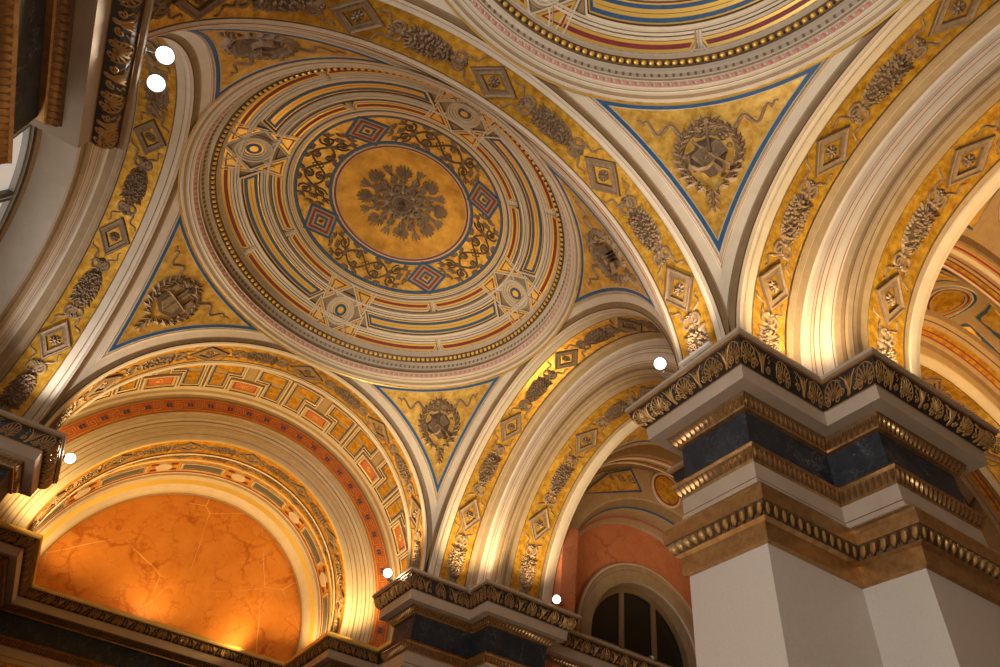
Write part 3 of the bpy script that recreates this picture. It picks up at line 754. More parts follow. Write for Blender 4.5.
def running(mb, p0, p1, o0, z0, o1, z1, e0, e1, per, kind):
    a = Vector(p0); b = Vector(p1); t = (b-a).normalized(); nin = Vector((-t.y, t.x)); L = (b-a).length; hh = math.hypot(o1-o0, z1-z0)
    n2 = (-(z0-z1)/hh, -(o1-o0)/hh)     # outward
    om = (o0+o1)/2; lo = om*e0; hi = L-om*e1
    def F(u, v, h):
        k = v/hh; o = o0+(o1-o0)*k+n2[0]*h; z = z0+(z1-z0)*k+n2[1]*h
        l2 = o*e0; h2 = L-o*e1; uu = l2+(h2-l2)*((u-lo)/max(.01, hi-lo)); p = a+t*uu+nin*o; return (p.x, p.y, z)
    N = max(1, round((hi-lo)/per)); pp = (hi-lo)/N
    for i in range(N):
        u = lo+pp*(i+.5)
        if kind == 'leaf':
            leaf(mb, F, u, hh, -PI/2, hh, pp*.85, .03, 'gold_metal'); leaf(mb, F, u+pp/2, hh*.6, -PI/2, hh*.6, pp*.4, .015, 'gold_dark')
        elif kind == 'leaf2':
            leaf(mb, F, u, 0, PI/2, hh, pp*.8, .03, 'gold_metal')
        else:
            blob(mb, F, u, hh*.48, pp*.33, .05, 'frieze_gold', 8, ry=hh*.46)
            tube(mb, F, [(u-pp*.42, 0), (u-pp*.38, hh*.55), (u, hh*.99), (u+pp*.38, hh*.55), (u+pp*.42, 0)], pp*.07, 'gold_dark', h=.03)
            leaf(mb, F, u+pp/2, 0, PI/2, hh*.9, pp*.16, .03, 'gold_metal')
def convex(path, i, closed):
    n = len(path)
    if not closed and (i <= 0 or i >= n-1): return 0
    a = Vector(path[i % n])-Vector(path[(i-1) % n]); b = Vector(path[(i+1) % n])-Vector(path[i % n])
    return 1 if a.x*b.y-a.y*b.x > 0 else -1
def entablature(path, closed, root, runs=None, base=None, lod=1, shaft=True):
    """path travels with the solid on its left"""
    groups = [('cornice', 0, 9), ('frieze_slab', 9, 15), ('architrave', 15, 24), ('capital', 24, 34)]
    prof = [p for p, m in ENT]; ms = [m for p, m in ENT]
    if shaft: groups.append(('shaft', 34, 37))
    for nm, i0, i1 in groups:
        mb = MB(); j1 = min(i1, len(prof)-1)
        rows = [[(q.x, q.y, prof[i][1]) for q in offset_path(path, prof[i][0], closed)] for i in range(i0, j1+1)]
        if nm == 'cornice':
            top = [(q.x, q.y, .0) for q in offset_path(path, 1.1 if not closed else .55, closed)]
            rows = [[(x, y, .004) for x, y, z in top]]+rows
            mb.grid(rows, ['cream']+ms[i0:j1], close_u=closed)
        else: mb.grid(rows, ms[i0:j1], close_u=closed)
        o = mb.build(nm, root, smooth=False)
        n = len(path)
        rr = runs if runs is not None else range(n if closed else n-1)
        m2 = MB()
        for r in rr:
            p0 = path[r]; p1 = path[(r+1) % n]; e0 = convex(path, r, closed); e1 = convex(path, r+1, closed)
            if nm == 'cornice': anthemion(m2, p0, p1, 0, 0, e0, e1)
            if nm == 'frieze_slab': running(m2, p0, p1, .46, -.65, .53, -.77, e0, e1, .095, 'leaf')
            if nm == 'architrave': running(m2, p0, p1, .48, -1.50, .54, -1.64, e0, e1, .09, 'leaf2')
            if nm == 'capital': running(m2, p0, p1, .38, -2.38, .46, -2.51, e0, e1, .135, 'egg')
        if m2.v and nm != 'shaft': m2.build({'cornice': 'palmette_ornament', 'frieze_slab': 'leaf_moulding', 'architrave': 'leaf_moulding', 'capital': 'egg_and_dart'}[nm], o)
PE = 8.49
P3 = [(4, -4), (4, -6.42), (5.64, -6.42), (5.64, -7.25), (PE, -7.25), (PE, -3.17), (5.64, -3.17), (5.64, -4)]
r = empty('pier', (0, 0, 0), 0, 'large white marble pier with black and gold entablature filling the lower right', 'pier', 'piers with black and gold entablatures')
entablature(P3, True, r, runs=[0, 1, 2, 3])
P1 = [(5.64, 3.17), (PE, 3.17), (PE, 4.08), (15.4, 4.08)]
p1path = [(4, 6.41), (4, 4), (5.64, 4), (5.64, 3.17), (PE, 3.17), (PE, 4.6), (PE, 6.41)]
r = empty('pier', (0, 0, 0), 0, 'distant pier with black and gold cornice at bottom centre of the photo', 'pier', 'piers with black and gold entablatures')
entablature([(5.78+.0, 6.41)]+p1path, False, r, runs=[1, 2, 3, 4])
r = empty('pier', (0, 0, 0), 0, 'dark pier cornice at the lower left edge below the white arch band', 'pier', 'piers with black and gold entablatures')
entablature([(-8.2, 3.17), (-5.64, 3.17), (-5.64, 4), (-4, 4), (-4, 6.41), (-5.78, 6.41)], False, r, runs=[1, 2, 3])
r = empty('pier', (0, 0, 0), 0, 'shadowed pier overhead in the top left corner with palmette frieze seen from below', 'pier', 'piers with black and gold entablatures')
entablature([(-4, -7.6), (-4, -4), (-5.64, -4), (-5.64, -3.17), (-8.2, -3.17)], False, r, runs=[0, 1, 2])
r = empty('entablature', (0, 0, 0), 0, 'dark ornamented ledge running under the orange marble half-round wall', 'cornice')
entablature([(5.78, 6.6), (5.78, 10.02), (4.11, 10.02), (4.11, 14.27), (-4.11, 14.27), (-4.11, 10.02), (-5.78, 10.02), (-5.78, 6.6)][::-1], False, r, runs=[1, 2, 3, 4, 5])
mb = MB(); pth = [(-5.78, 6.6), (-5.78, 10.02), (-4.11, 10.02), (-4.11, 14.27), (4.11, 14.27), (4.11, 10.02), (5.78, 10.02), (5.78, 6.6)]
mb.grid([[(q.x, q.y, z) for q in offset_path(pth, o_, False)] for o_, z in ((.06, -.135), (-.02, -.13), (-.035, -.075), (-.01, -.05), (-.02, -.0), (.4, .012))], ['gold_line', 'gold_line', 'cream', 'gold_line', 'cream'])
mb.build('top_moulding', r, smooth=False)
r = empty('entablature', (0, 0, 0), 0, 'gold edged cornice below the dark half-round window near the marble pier', 'cornice')
entablature([(PE-.4, 4.08), (16, 4.08)], False, r, runs=[0])

# ------------------------------------------------------------------ north recess: coffered barrel, meander arch, inner arch, marble lunette
NB = empty('coffered_vault', (0, 0, 0), 0, 'coffered barrel vault with blue and red panels behind the bright gold arch', 'vault')
RB = 6.3
mb = MB(); sweep(mb, [(5.84, RB+.02), (8.0, RB), (9.0, RB), (10.0, RB), (10.2, RB-.01), (10.3, RB-.05), (10.42, RB-.08), (10.46, RB-.14), (10.56, RB-.16)],
                 ['tan', 'tan', 'tan', 'cream', 'tan', 'cream', 'tan', 'bronze'])
mb.build('barrel', NB)
CO = []
F0 = lambda s, t, h: ((RB-h)*sin(s/RB), t, ZC+(RB-h)*cos(s/RB)-ZC)
def coffer_set():
    mb = MB(); P = [(-.42, 9.28), (.42, 9.28), (.42, 9.84), (-.42, 9.84)]
    rows = [[F0(p[0], p[1], h) for p in sub_like(P, inset(P, d), .2)] for d, h in ((-.12, 0), (-.11, .09), (-.04, .09), (-.03, .05), (0, .05), (.02, .02), (.05, .02), (.052, .03), (.085, .03), (.087, .015))]
    mb.grid(rows, ['tan', 'cream', 'brown_line', 'cream', 'gold_line', 'gold_line', 'red', 'red', 'gold_line'], close_u=True)
    plate(mb, F0, inset(P, .087), .018, 'terracotta'); o = mb.build('red_coffer')
    m2 = MB(); rosette(m2, F0, 0, 9.56, .13, .05, 'gold_line', 'gold_dark'); m2.build('rosette', o)
    mb = MB()
    P = [(.72, 8.75), (1.22, 8.75), (1.22, 9.82), (.78, 9.82), (.78, 9.25), (.45, 9.0), (.45, 8.75)]
    P = [(.66, 9.82), (1.2, 9.82), (1.2, 8.3), (-.4+.66, 8.3), (.26, 8.95), (.66, 8.95)]
    for sg in (1, -1):
        Q = [(sg*x, y) for x, y in P]
        rows = [[F0(p[0], p[1], h) for p in sub_like(Q, inset(Q, d), .2)] for d, h in ((-.09, 0), (-.08, .08), (-.03, .08), (-.02, .04), (0, .04), (.03, .02), (.032, .03), (.08, .03), (.082, .015))]
        mb.grid(rows, ['tan', 'cream', 'brown_line', 'cream', 'gold_line', 'blue', 'blue', 'gold_line'], close_u=True)
        plate(mb, F0, inset([(sg*x, y) for x, y in [(.66, 9.82), (1.2, 9.82), (1.2, 8.95), (.66, 8.95)]], .082), .02, 'gold_leaf')
        plate(mb, F0, inset([(sg*x, y) for x, y in [(.26, 8.9), (1.2, 8.9), (1.2, 8.3), (.26, 8.3)]], .082), .02, 'gold_leaf')
    return o, mb.build('blue_coffer')
ca, cb = coffer_set()
for i, a in enumerate([-84, -60, -36, -12, 12, 36, 60, 84]):
    for src in (ca, cb):
        o = src if i == 0 else dup(src, NB)
        o.parent = NB; o.location = (0, 0, ZC); o.rotation_euler = (0, math.radians(a), 0)

MA = empty('ceiling_arch', (0, 0, 0), 0, 'deep cream moulded arch with red meander band around the orange marble wall', 'arch')
YF = 10.55
mb = MB(); sweep(mb, [(YF, 6.16), (YF, 5.62)], ['meander_red']); mb.build('meander_band', MA)
mb = MB()
FM = lambda s, v, h: ((5.62+v)*sin(s/5.9), YF-h, ZC+(5.62+v)*cos(s/5.9))
per = .62; n = int(5.9*PI/per)
for i in range(n+1):
    s = -5.9*PI/2+5.9*PI*i/n; w = per
    pts = [(s+w*x, .16+.24*y) for x, y in ((-.5, 0), (-.12, 0), (-.12, .7), (-.34, .7), (-.34, .35), (-.24, .35))]
    tube(mb, FM, pts, .013, 'meander_line', h=.008)
    pts = [(s+w*x, .16+.24*y) for x, y in ((-.44, .3), (-.44, 1), (.0, 1), (.0, .3), (.12, .3), (.12, .7))]
    tube(mb, FM, pts, .013, 'meander_line', h=.008)
    for x, y in ((.24, .35), (.40, .35), (.24, .65), (.40, .65)):
        plate(mb, FM, [(s+w*(x-.055), .16+.24*(y-.12)), (s+w*(x+.055), .16+.24*(y-.12)), (s+w*(x+.055), .16+.24*(y+.12)), (s+w*(x-.055), .16+.24*(y+.12))], .01, 'blue')
for v, m in ((.05, 'meander_line'), (.09, 'gold_line'), (.49, 'meander_line')):
    tube(mb, FM, [(s_, v) for s_ in [-5.9*PI/2+5.9*PI*i/90 for i in range(91)]], .012, m, h=.008)
mb.build('meander_pattern', MA)
mb = MB()
pr = [((YF, 5.62), 'cream'), ((YF-.05, 5.61), 'cream'), ((YF-.05, 5.56), 'tan'), ((YF, 5.54), 'cream'), ((YF+.01, 5.42), 'brown_line'), ((YF+.02, 5.41), 'cream'), ((YF+.05, 5.32), 'tan'), ((YF+.03, 5.27), 'cream'),
      ((YF+.05, 5.17), 'brown_line'), ((YF+.06, 5.16), 'cream'), ((YF+.06, 5.04), 'tan'), ((YF+.1, 5.0), 'cream'), ((YF+.11, 4.88), 'brown_line'), ((YF+.12, 4.87), 'cream'), ((YF+.12, 4.70), 'cream_light'), ((YF+.14, 4.66), 'gold_line'), ((YF+.18, 4.64), None)]
sweep(mb, [p for p, m in pr], [m for p, m in pr[:-1]]); mb.build('archivolt', MA)
mb = MB(); sweep(mb, [(YF+.18+.17*i, 4.64-.0*i) for i in range(6)], 'gold_leaf'); mb.build('soffit_frieze', MA)
mb = MB(); sweep(mb, [(YF+1.03, 4.64), (YF+1.04, 4.60), (YF+1.10, 4.58), (YF+1.14, 4.60), (YF+1.14, 4.98), (YF+1.45, 4.99), (YF+1.46, 4.93)], ['brown_line', 'cream_light', 'cream', 'slate', 'bronze', 'tan'])
mb.build('inner_edge', MA)
loz3 = lozenge_mesh(4.64, 'lozenge'); gar3 = garland_mesh(4.64, seed=9)
for i, a in enumerate([14, 39.3, 64.6, 90, 115.4, 140.7, 166]):
    o = loz3 if i == 0 else dup(loz3, MA); o.parent = MA; o.location = (0, YF+.60, ZC); o.rotation_euler = (0, math.radians(90-a), 0)
for i, a in enumerate([1.5, 26.7, 52, 77.3, 102.7, 128, 153.3, 178.5]):
    o = gar3 if i == 0 else dup(gar3, MA); o.parent = MA; o.location = (0, YF+.60, ZC); o.rotation_euler = (0, math.radians(90-a), 0)

IV = empty('painted_vault', (0, 0, 0), 0, 'innermost vault with gold lozenge strip and slate blue panels, edging the orange wall', 'vault')
YI = YF+1.46; RI = 4.93
mb = MB(); sweep(mb, [(YI, RI), (YI+.04, RI-.02), (YI+.06, RI), (YI+.72, RI), (YI+.74, RI-.02), (YI+.82, RI-.02), (YI+.86, RI), (YI+1.75, RI), (YI+1.77, RI-.03), (YI+1.86, RI-.03), (YI+1.9, RI-.1), (YI+2.1, RI-.16), (YI+2.2, RI-.30), (YI+2.5, RI-.42), (YI+2.6, RI-.46), (YI+2.8, RI-.46)],
                 ['gold_line', 'tan', 'gold_leaf', 'gold_line', 'cream_light', 'tan', 'gold_field', 'red', 'cream_light', 'tan', 'cream', 'gold_line', 'cream_light', 'cream', 'tan'])
mb.build('barrel', IV)
loz4 = lozenge_mesh(RI, 'lozenge'); gar4 = garland_mesh(RI, seed=12)
for i, a in enumerate([14, 39.3, 64.6, 90, 115.4, 140.7, 166]):
    o = loz4 if i == 0 else dup(loz4, IV); o.parent = IV; o.location = (0, YI+.39, ZC); o.rotation_euler = (0, math.radians(90-a), 0); o.scale = (1, .85, 1)
for i, a in enumerate([1.5, 26.7, 52, 77.3, 102.7, 128, 153.3, 178.5]):
    o = gar4 if i == 0 else dup(gar4, IV); o.parent = IV; o.location = (0, YI+.39, ZC); o.rotation_euler = (0, math.radians(90-a), 0); o.scale = (1, .85, 1)
FI = lambda s, t, h: ((RI-h)*sin(s/RI), t, (RI-h)*cos(s/RI))
mbp = MB(); P = [(-.75, .16), (.75, .16), (.75, .72), (-.75, .72)]
rows = [[FI(p[0], p[1], h) for p in sub_like(P, inset(P, d), .2)] for d, h in ((0, 0), (.01, .04), (.06, .04), (.07, .02), (.10, .02), (.102, .03), (.15, .03), (.152, .02))]
mbp.grid(rows, ['tan', 'cream', 'brown_line', 'gold_line', 'slate', 'slate', 'gold_line'], close_u=True); plate(mbp, FI, inset(P, .152), .022, 'slate')
pa = mbp.build('long_panel')
mbp = MB()
for r0, h, m in ((.27, .05, 'cream'), (.22, .03, 'gold_line'), (.19, .04, 'slate'), (.11, .05, 'gold_line')): plate(mbp, FI, circ(0, .44, r0, 24), h, m)
for sg in (-1, 1):
    for y in (.22, .66): plate(mbp, FI, [(sg*.2, y-.04), (sg*.42, y-.04), (sg*.42, y+.06), (sg*.2, y+.06)], .03, 'red')
pb = mbp.build('round_panel')
for i, a in enumerate([15, 45, 75, 105, 135, 165]):
    o = pa if i == 0 else dup(pa, IV); o.parent = IV; o.location = (0, YI+.86, ZC); o.rotation_euler = (0, math.radians(90-a), 0)
for i, a in enumerate([30, 60, 90, 120, 150]):
    o = pb if i == 0 else dup(pb, IV); o.parent = IV; o.location = (0, YI+.86, ZC); o.rotation_euler = (0, math.radians(90-a), 0)

def wall_poly(name, pts, m, thick, axis, side, off=0, label=None):
    """upright wall slab: pts (a, z) in plane; axis 'y' -> plane y=off"""
    mb = MB(); n = len(pts)
    def V(a, z, k): return (a, off+k, z+H) if axis == 'y' else (off+k, a, z+H)
    f = [mb.add(V(a, z, 0)) for a, z in pts]; b = [mb.add(V(a, z, thick)) for a, z in pts]
    mb.face(f, m); mb.face(b[::-1], m)
    for i in range(n): j = (i+1) % n; mb.face((f[i], b[i], b[j], f[j]), m)
    return tag(mb.build(name, smooth=False), label=label, kind='structure')
wall_poly('wall_north', [(-7.4, -.02), (7.4, -.02), (7.4, 7.5), (-7.4, 7.5)], 'marble_orange', .3, 'y', 1, 14.84)

# ------------------------------------------------------------------ east rooms: north wall with half-round window
XC = 11.85
def arcp(x, r, n=28, zc=0.3, a0=0, a1=PI): return [(x+r*cos(a0+(a1-a0)*i/n), zc+r*sin(a0+(a1-a0)*i/n)) for i in range(n+1)]
def wall_hole(name, x0, x1, zt, cx, r, zc, y0, th, m):
    mb = MB(); arc = arcp(cx, r, 36, zc)
    out = []
    for (x, z) in arc:
        a = math.atan2(z-zc, x-cx); 
        dx, dz_ = cos(a), sin(a); t = min(((x1-cx)/dx if dx > 1e-6 else 1e9), ((x0-cx)/dx if dx < -1e-6 else 1e9), ((zt-zc)/dz_ if dz_ > 1e-6 else 1e9)); out.append((cx+dx*t, zc+dz_*t))
    rows = [[(x, y0, z+H) for x, z in out], [(x, y0, z+H) for x, z in arc], [(x, y0+th, z+H) for x, z in arc], [(x, y0+th, z+H) for x, z in out]]
    mb.grid(rows, [m, 'tan', m]); 
    for xa, xb in ((x0, cx-r), (cx+r, x1)): mb.box(((xa+xb)/2, y0+th/2, H+(zc-8.4)/2-.0), (xb-xa, th, zc+8.4), m)
    mb.box((cx, y0+th/2, H-4.3), (2*r, th, 8.2), m)
    return tag(mb.build(name, smooth=False), kind='structure')
ZW = .55
mb = MB(); mb.box((8.20, 4.02, H+1.2), (.48, 1.20, 2.5), 'marble_salmon'); tag(mb.build('wall_north_jamb', smooth=False), kind='structure')
wall_hole('wall_north_side', 7.9, 15.9, 7.5, XC-.02, 2.0, ZW-.2, 4.62, .5, 'marble_salmon')
def sweepc(mb, prof, mats, cx, zc, n=60, foot=-.1, lim=None):
    rows = []
    for t, r in prof:
        if lim:
            rows.append([(cx+r*cos(math.acos(min(1, lim/r))+(PI-2*math.acos(min(1, lim/r)))*i/n), t, zc+r*sin(math.acos(min(1, lim/r))+(PI-2*math.acos(min(1, lim/r)))*i/n)) for i in range(n+1)]); continue
        rows.append([(cx+r, t, foot)]+[(cx+r*cos(PI*i/n), t, zc+r*sin(PI*i/n)) for i in range(n+1)]+[(cx-r, t, foot)])
    mb.grid(rows, mats)
WA = empty('window_surround', (0, 0, 0), 0, 'broad cream moulded half-round frame around the dark window on the salmon wall', 'window surround')
mb = MB(); sweepc(mb, [(4.62, 2.58), (4.50, 2.57), (4.46, 2.54), (4.46, 2.50), (4.50, 2.46), (4.52, 2.36), (4.53, 2.35), (4.50, 2.34), (4.50, 2.10), (4.54, 2.02), (4.60, 1.99), (4.95, 1.97), (5.0, 1.9)],
                  ['tan', 'cream', 'cream', 'tan', 'tan', 'brown_line', 'cream', 'tan', 'tan', 'cream', 'tan', 'tan'], XC, ZW-.2); mb.build('archivolt', WA)
wn = MB(); r = 1.95
sweepc(wn, [(4.95, 1.98), (4.93, 1.96), (4.93, 1.80), (4.99, 1.80)], 'bronze', XC, ZW-.2)
for x in (-.62, .62):
    wn.box((XC+x, 4.96, ZW-.2+.8), (.16, .08, 1.9), 'bronze')
wn.box((XC, 4.96, ZW-.2+.02), (3.7, .08, .12), 'bronze')
w1 = wn.build('window_1', loc=(0, 0, H)); tag(w1, kind='structure')
pn = MB(); a_ = arcp(XC, 1.85, 28, ZW-.2); ids = [pn.add((x, 4.98, z)) for x, z in a_]+[pn.add((x, 5.0, z)) for x, z in a_]
k = len(a_); pn.face(ids[:k], 'pane_dark'); pn.face(ids[k:][::-1], 'pane_dark')
for i in range(k): j = (i+1) % k; pn.face((i, j, k+j, k+i), 'pane_dark')
pn.build('pane', w1, smooth=False)
# ring of cream under the side vault above the salmon wall
SV = empty('side_vault', (0, 0, 0), 0, 'small dim painted vault seen through the arch above the salmon wall', 'vault')
def side_vault(root):
    mb = MB()
    sweepc(mb, [(4.62, 3.42), (4.45, 3.40), (4.40, 3.46), (4.30, 3.50), (4.28, 3.58), (3.85, 3.64), (3.80, 3.68), (3.5, 3.80), (3.46, 3.84), (3.44, 5.2)], ['cream', 'tan', 'tan', 'red_line', 'tan', 'blue', 'bronze', 'tan', 'tan'], XC, .8, foot=0, lim=3.93)
    mb.build('wall_ring', root); mb = MB()
    FA = lambda x, z, h: (XC+x, 3.44-h, z)
    for sg in (-1, 1):
        T = [(sg*3.35, 3.65), (sg*1.0, 4.72), (sg*1.45, 5.42), (sg*2.4, 4.85)]
        plate(mb, FA, T, .02, 'gold_field', .3); band(mb, FA, T, 0, .08, .02, .035, 'blue', .3)
        for dx, r_ in ((1.45, .17), (1.85, .15), (2.25, .1)): tube(mb, FA, spiral(sg*dx, 5.0-(dx-1.45)*.35, r_, 0, 1.5, sg), .03, 'relief', h=.05)
    for r_, m_, h_ in ((.62, 'cream', .05), (.54, 'red', .06), (.48, 'gold_leaf', .07)): plate(mb, FA, circ(0, 5.2, r_, 24), h_, m_)
    mb.build('wall_painting', root); mb = MB()
    def rib(y0, y1):
        k = (y1-y0)/.74; P = [(t_, r_+.22) for t_, r_ in [(0, 4.8), (0, 4.02), (.04, 4.0), (.08, 4.03), (.12, 4.03), (.15, 4.0), (.22, 4.0), (.24, 4.03), (.30, 4.03), (.34, 4.0), (.42, 3.98), (.52, 3.98), (.56, 4.0), (.60, 4.02), (.64, 4.0), (.70, 3.98), (.74, 4.02), (.74, 4.8)]]
        sweepc(mb, [(y0+t*k, r) for t, r in P], ['bronze', 'tan', 'cream', 'red', 'tan', 'gold_leaf', 'brown_line', 'tan', 'red', 'tan', 'cream', 'tan', 'red', 'gold_line', 'tan', 'bronze', 'bronze'], XC, 1.6, foot=0, lim=3.93)
    rib(3.42, 2.72); mb.build('rib', root); mb = MB(); rib(-3.42, -2.72); mb.build('rib', root)
    def cell(y0, y1, zt, a, b, rr, nm):
        cy = (y0+y1)/2; hx = 4.0; hy = (y1-y0)/2; n = 28
        def Z(x, y): return zt-a*(x/hx)**2-b*((y-cy)/hy)**2
        def Fc(x, y, h): return (XC+x, y, Z(x, y)-h)
        m_ = MB(); m_.grid([[Fc(-hx+2*hx*j/n, y0+(y1-y0)*i/n, 0) for j in range(n+1)] for i in range(n+1)], 'tan'); cobj = m_.build(nm, root)
        m_ = MB()
        def rg(r0, r1, h, m):
            rows = [[Fc(r*cos(2*PI*q/48), cy+r*sin(2*PI*q/48), hh) for q in range(48)] for r, hh in ((r0, 0), (r0-.01, h), (r1, h), (r1-.01, 0))]; m_.grid(rows, m, close_u=True)
        for q0, q1, h, m in ((1.0, .97, .05, 'cream'), (.97, .90, .03, 'blue'), (.88, .80, .06, 'stone'), (.80, .76, .05, 'gold_line'), (.76, .70, .04, 'red'), (.69, .60, .06, 'tan'), (.60, .02, .02, 'gold_leaf')): rg(rr*q0, rr*q1, h, m)
        m_.build('ring_moulding', root)
        for sx in (-1, 1):
            for sy in (-1, 1):
                m_ = MB(); K = (sx*3.35, cy+sy*hy*.90)
                P = [K, (sx*rr*.55, cy+sy*hy*.92), (sx*(rr*.80), cy+sy*rr*.72), (sx*(rr*1.02), cy+sy*rr*.42), (sx*rr*1.12, cy+sy*.1), (sx*3.30, cy+sy*hy*.25)] if rr > 1 else [K, (sx*rr*.9, cy+sy*hy*.9), (sx*rr*1.3, cy+sy*rr*.6), (sx*rr*1.5, cy+sy*.1), (sx*3.2, cy+sy*.1)]
                plate(m_, Fc, P, .02, 'gold_field', .25); band(m_, Fc, P, 0, .09, .02, .035, 'blue', .25)
                cx_ = P[0][0]*.62+P[2][0]*.38; cy_ = P[0][1]*.62+P[2][1]*.38
                for (dx, dy, r_, d_) in ((0, 0, .24, 1), (-sx*.35, 0, .17, -1), (sx*.25, -sy*.3, .16, -1), (0, -sy*.32, .13, 1)):
                    tube(m_, Fc, spiral(cx_+dx, cy_+dy, r_, 0, 1.6, d_*sx), .035, 'relief', h=.06)
                    for da in (0, 1.5, 3, 4.5): leaf(m_, Fc, cx_+dx+.8*r_*cos(da), cy_+dy+.8*r_*sin(da), da, .16, .08, .05, 'relief')
                m_.build('painted_corner', root)
    cell(3.38, 4.7, 6.0, 2.3, .3, .58, 'north_cell')
    cell(-2.8, 2.8, 6.9, 2.8, .6, 2.3, 'middle_cell')
    cell(-4.7, -3.38, 6.0, 2.3, .3, .58, 'south_cell')
side_vault(SV)
SV2 = dup(SV); [bpy.data.objects.remove(c) for c in kids(SV2) if c.name.startswith('wall_')]; SV2.location = (0, BY-.0, H); tag(SV2, 'bright gold painted side vault at the right edge behind the marble pier', 'vault')
# cross arch between the two side rooms
XA = empty('ceiling_arch', (XC, -5.21, 0), 0, 'brightly lit gold cross arch just above the right end of the marble pier cornice', 'arch')
mb = MB()
half = [(-1.30, 3.98), (-1.25, 3.86), (-1.15, 3.84), (-1.13, 3.82), (-1.04, 3.79), (-.95, 3.76), (-.92, 3.75), (-.84, 3.72), (-.81, 3.71), (-.74, 3.64), (-.68, 3.52), (-.62, 3.34), (-.60, 3.30), (-.46, 3.25), (-.42, 3.23), (-.40, 3.25)]
hm = ['bronze', 'tan', 'brown_line', 'tan', 'gold_leaf', 'red', 'gold_leaf', 'red', 'tan', 'bronze', 'tan', 'cream', 'cream_light', 'cream', 'relief_dark']
prof = half+[(-t, r) for t, r in half[::-1]]
sweepc(mb, prof, hm+['gold_leaf']+hm[::-1], 0, .8, foot=0); mb.build('archivolt', XA)
gx = garland_mesh(3.25, seed=20); lx = lozenge_mesh(3.25)
for i, a in enumerate((50, 90, 130)):
    o = lx if i == 0 else dup(lx, XA); o.parent = XA; o.location = (0, 0, .8); o.rotation_euler = (0, math.radians(90-a), 0)
for i, a in enumerate((28, 70, 110, 152)):
    o = gx if i == 0 else dup(gx, XA); o.parent = XA; o.location = (0, 0, .8); o.rotation_euler = (0, math.radians(90-a), 0)

# ------------------------------------------------------------------ west window and reveal
WR = MB(); RW = 3.76; XWN = -7.05
rows = []
for x, r in ((-6.30, RW), (-6.34, RW-.02), (XWN+.05, RW-.06), (XWN+.03, RW-.20), (XWN-.2, RW-.21)):
    rows.append([(x, r, -8.4+H)]+[(x, r*cos(PI*i/60), H+ZC+r*sin(PI*i/60)) for i in range(61)]+[(x, -r, -8.4+H)])
WR.grid(rows, ['cream', 'plaster', 'tan', 'bronze']); tag(WR.build('trim_1'), kind='structure')  # tan and bronze put the shade of the reveal beside the window into colour
mb = MB()
def Wp(y, z, x): return (x, y, z+H)
for r0, r1, x0, m in ((3.60, 3.46, XWN+.0, 'frame_dark'), (3.46, 3.43, XWN+.02, 'frame_glint'), (3.43, 3.36, XWN-.02, 'frame_dark'), (3.36, 3.32, XWN-.0, 'frame_glint')):
    rows = []
    for rr_, x in ((r0, x0-.1), (r0, x0), (r1, x0), (r1, x0-.1)): rows.append([Wp(rr_, -6.5, x)]+[Wp(rr_*cos(PI*i/50), ZC+rr_*sin(PI*i/50), x) for i in range(51)]+[Wp(-rr_, -6.5, x)])
    mb.grid(rows, m)
for a in (30, 60, 90, 120, 150):
    a = math.radians(a); R = Matrix.Rotation(a, 3, 'X'); c = (XWN-.06, cos(a)*2.2, H+ZC+sin(a)*2.2)
    mb.box(c, (.12, 2.3, .20), 'frame_dark', R); mb.box((c[0]+.07, c[1], c[2]), (.02, 2.3, .035), 'frame_glint', R)
rows = []
for rr_, x in ((1.12, XWN-.12), (1.12, XWN), (.98, XWN), (.98, XWN-.12)): rows.append([Wp(rr_*cos(PI*i/30), ZC+rr_*sin(PI*i/30), x) for i in range(31)])
mb.grid(rows, 'frame_dark')
for y in (-2.1, -.7, .7, 2.1): mb.box((XWN-.06, y, H-3.1), (.12, .16, 6.7), 'frame_dark')
for z in (-5.2, -3.4, -1.6, .2): mb.box((XWN-.06, 0, H+z), (.12, 6.9, .18), 'frame_dark')
w2 = mb.build('window_2', smooth=False); tag(w2, kind='structure')
mb = MB(); a_ = [(3.38*cos(PI*i/40), ZC+3.38*sin(PI*i/40)) for i in range(41)]+[(-3.38, -6.5), (3.38, -6.5)]
f = [mb.add(Wp(y, z, XWN-.10)) for y, z in a_]; b = [mb.add(Wp(y, z, XWN-.12)) for y, z in a_]; mb.face(f, 'pane_lit'); mb.face(b[::-1], 'pane_lit')
for i in range(len(a_)): j = (i+1) % len(a_); mb.face((f[i], f[j], b[j], b[i]), 'pane_lit')
mb.build('pane', w2, smooth=False)
wall_poly('wall_west', [(-6.0, -8.4), (16, -8.4), (16, 7.6), (-6.0, 7.6)], 'plaster', .3, 'x', 1, -8.8)

# ------------------------------------------------------------------ floor and outer shell
mb = MB(); mb.box((3.5, -2.5, -.1), (27, 37, .2), 'floor_stone'); tag(mb.build('floor', smooth=False), kind='structure')
mb = MB(); mb.box((3.5, -2.5, H+7.8), (27, 37, .2), 'plaster'); tag(mb.build('ceiling', smooth=False), kind='structure')
mb = MB(); mb.box((3.5, -21.1, H-.3), (27, .2, 16), 'tan'); tag(mb.build('wall_south', smooth=False), kind='structure')
mb = MB(); mb.box((16.1, -2.5, H-.3), (.2, 37, 16), 'tan'); tag(mb.build('wall_east', smooth=False), kind='structure')

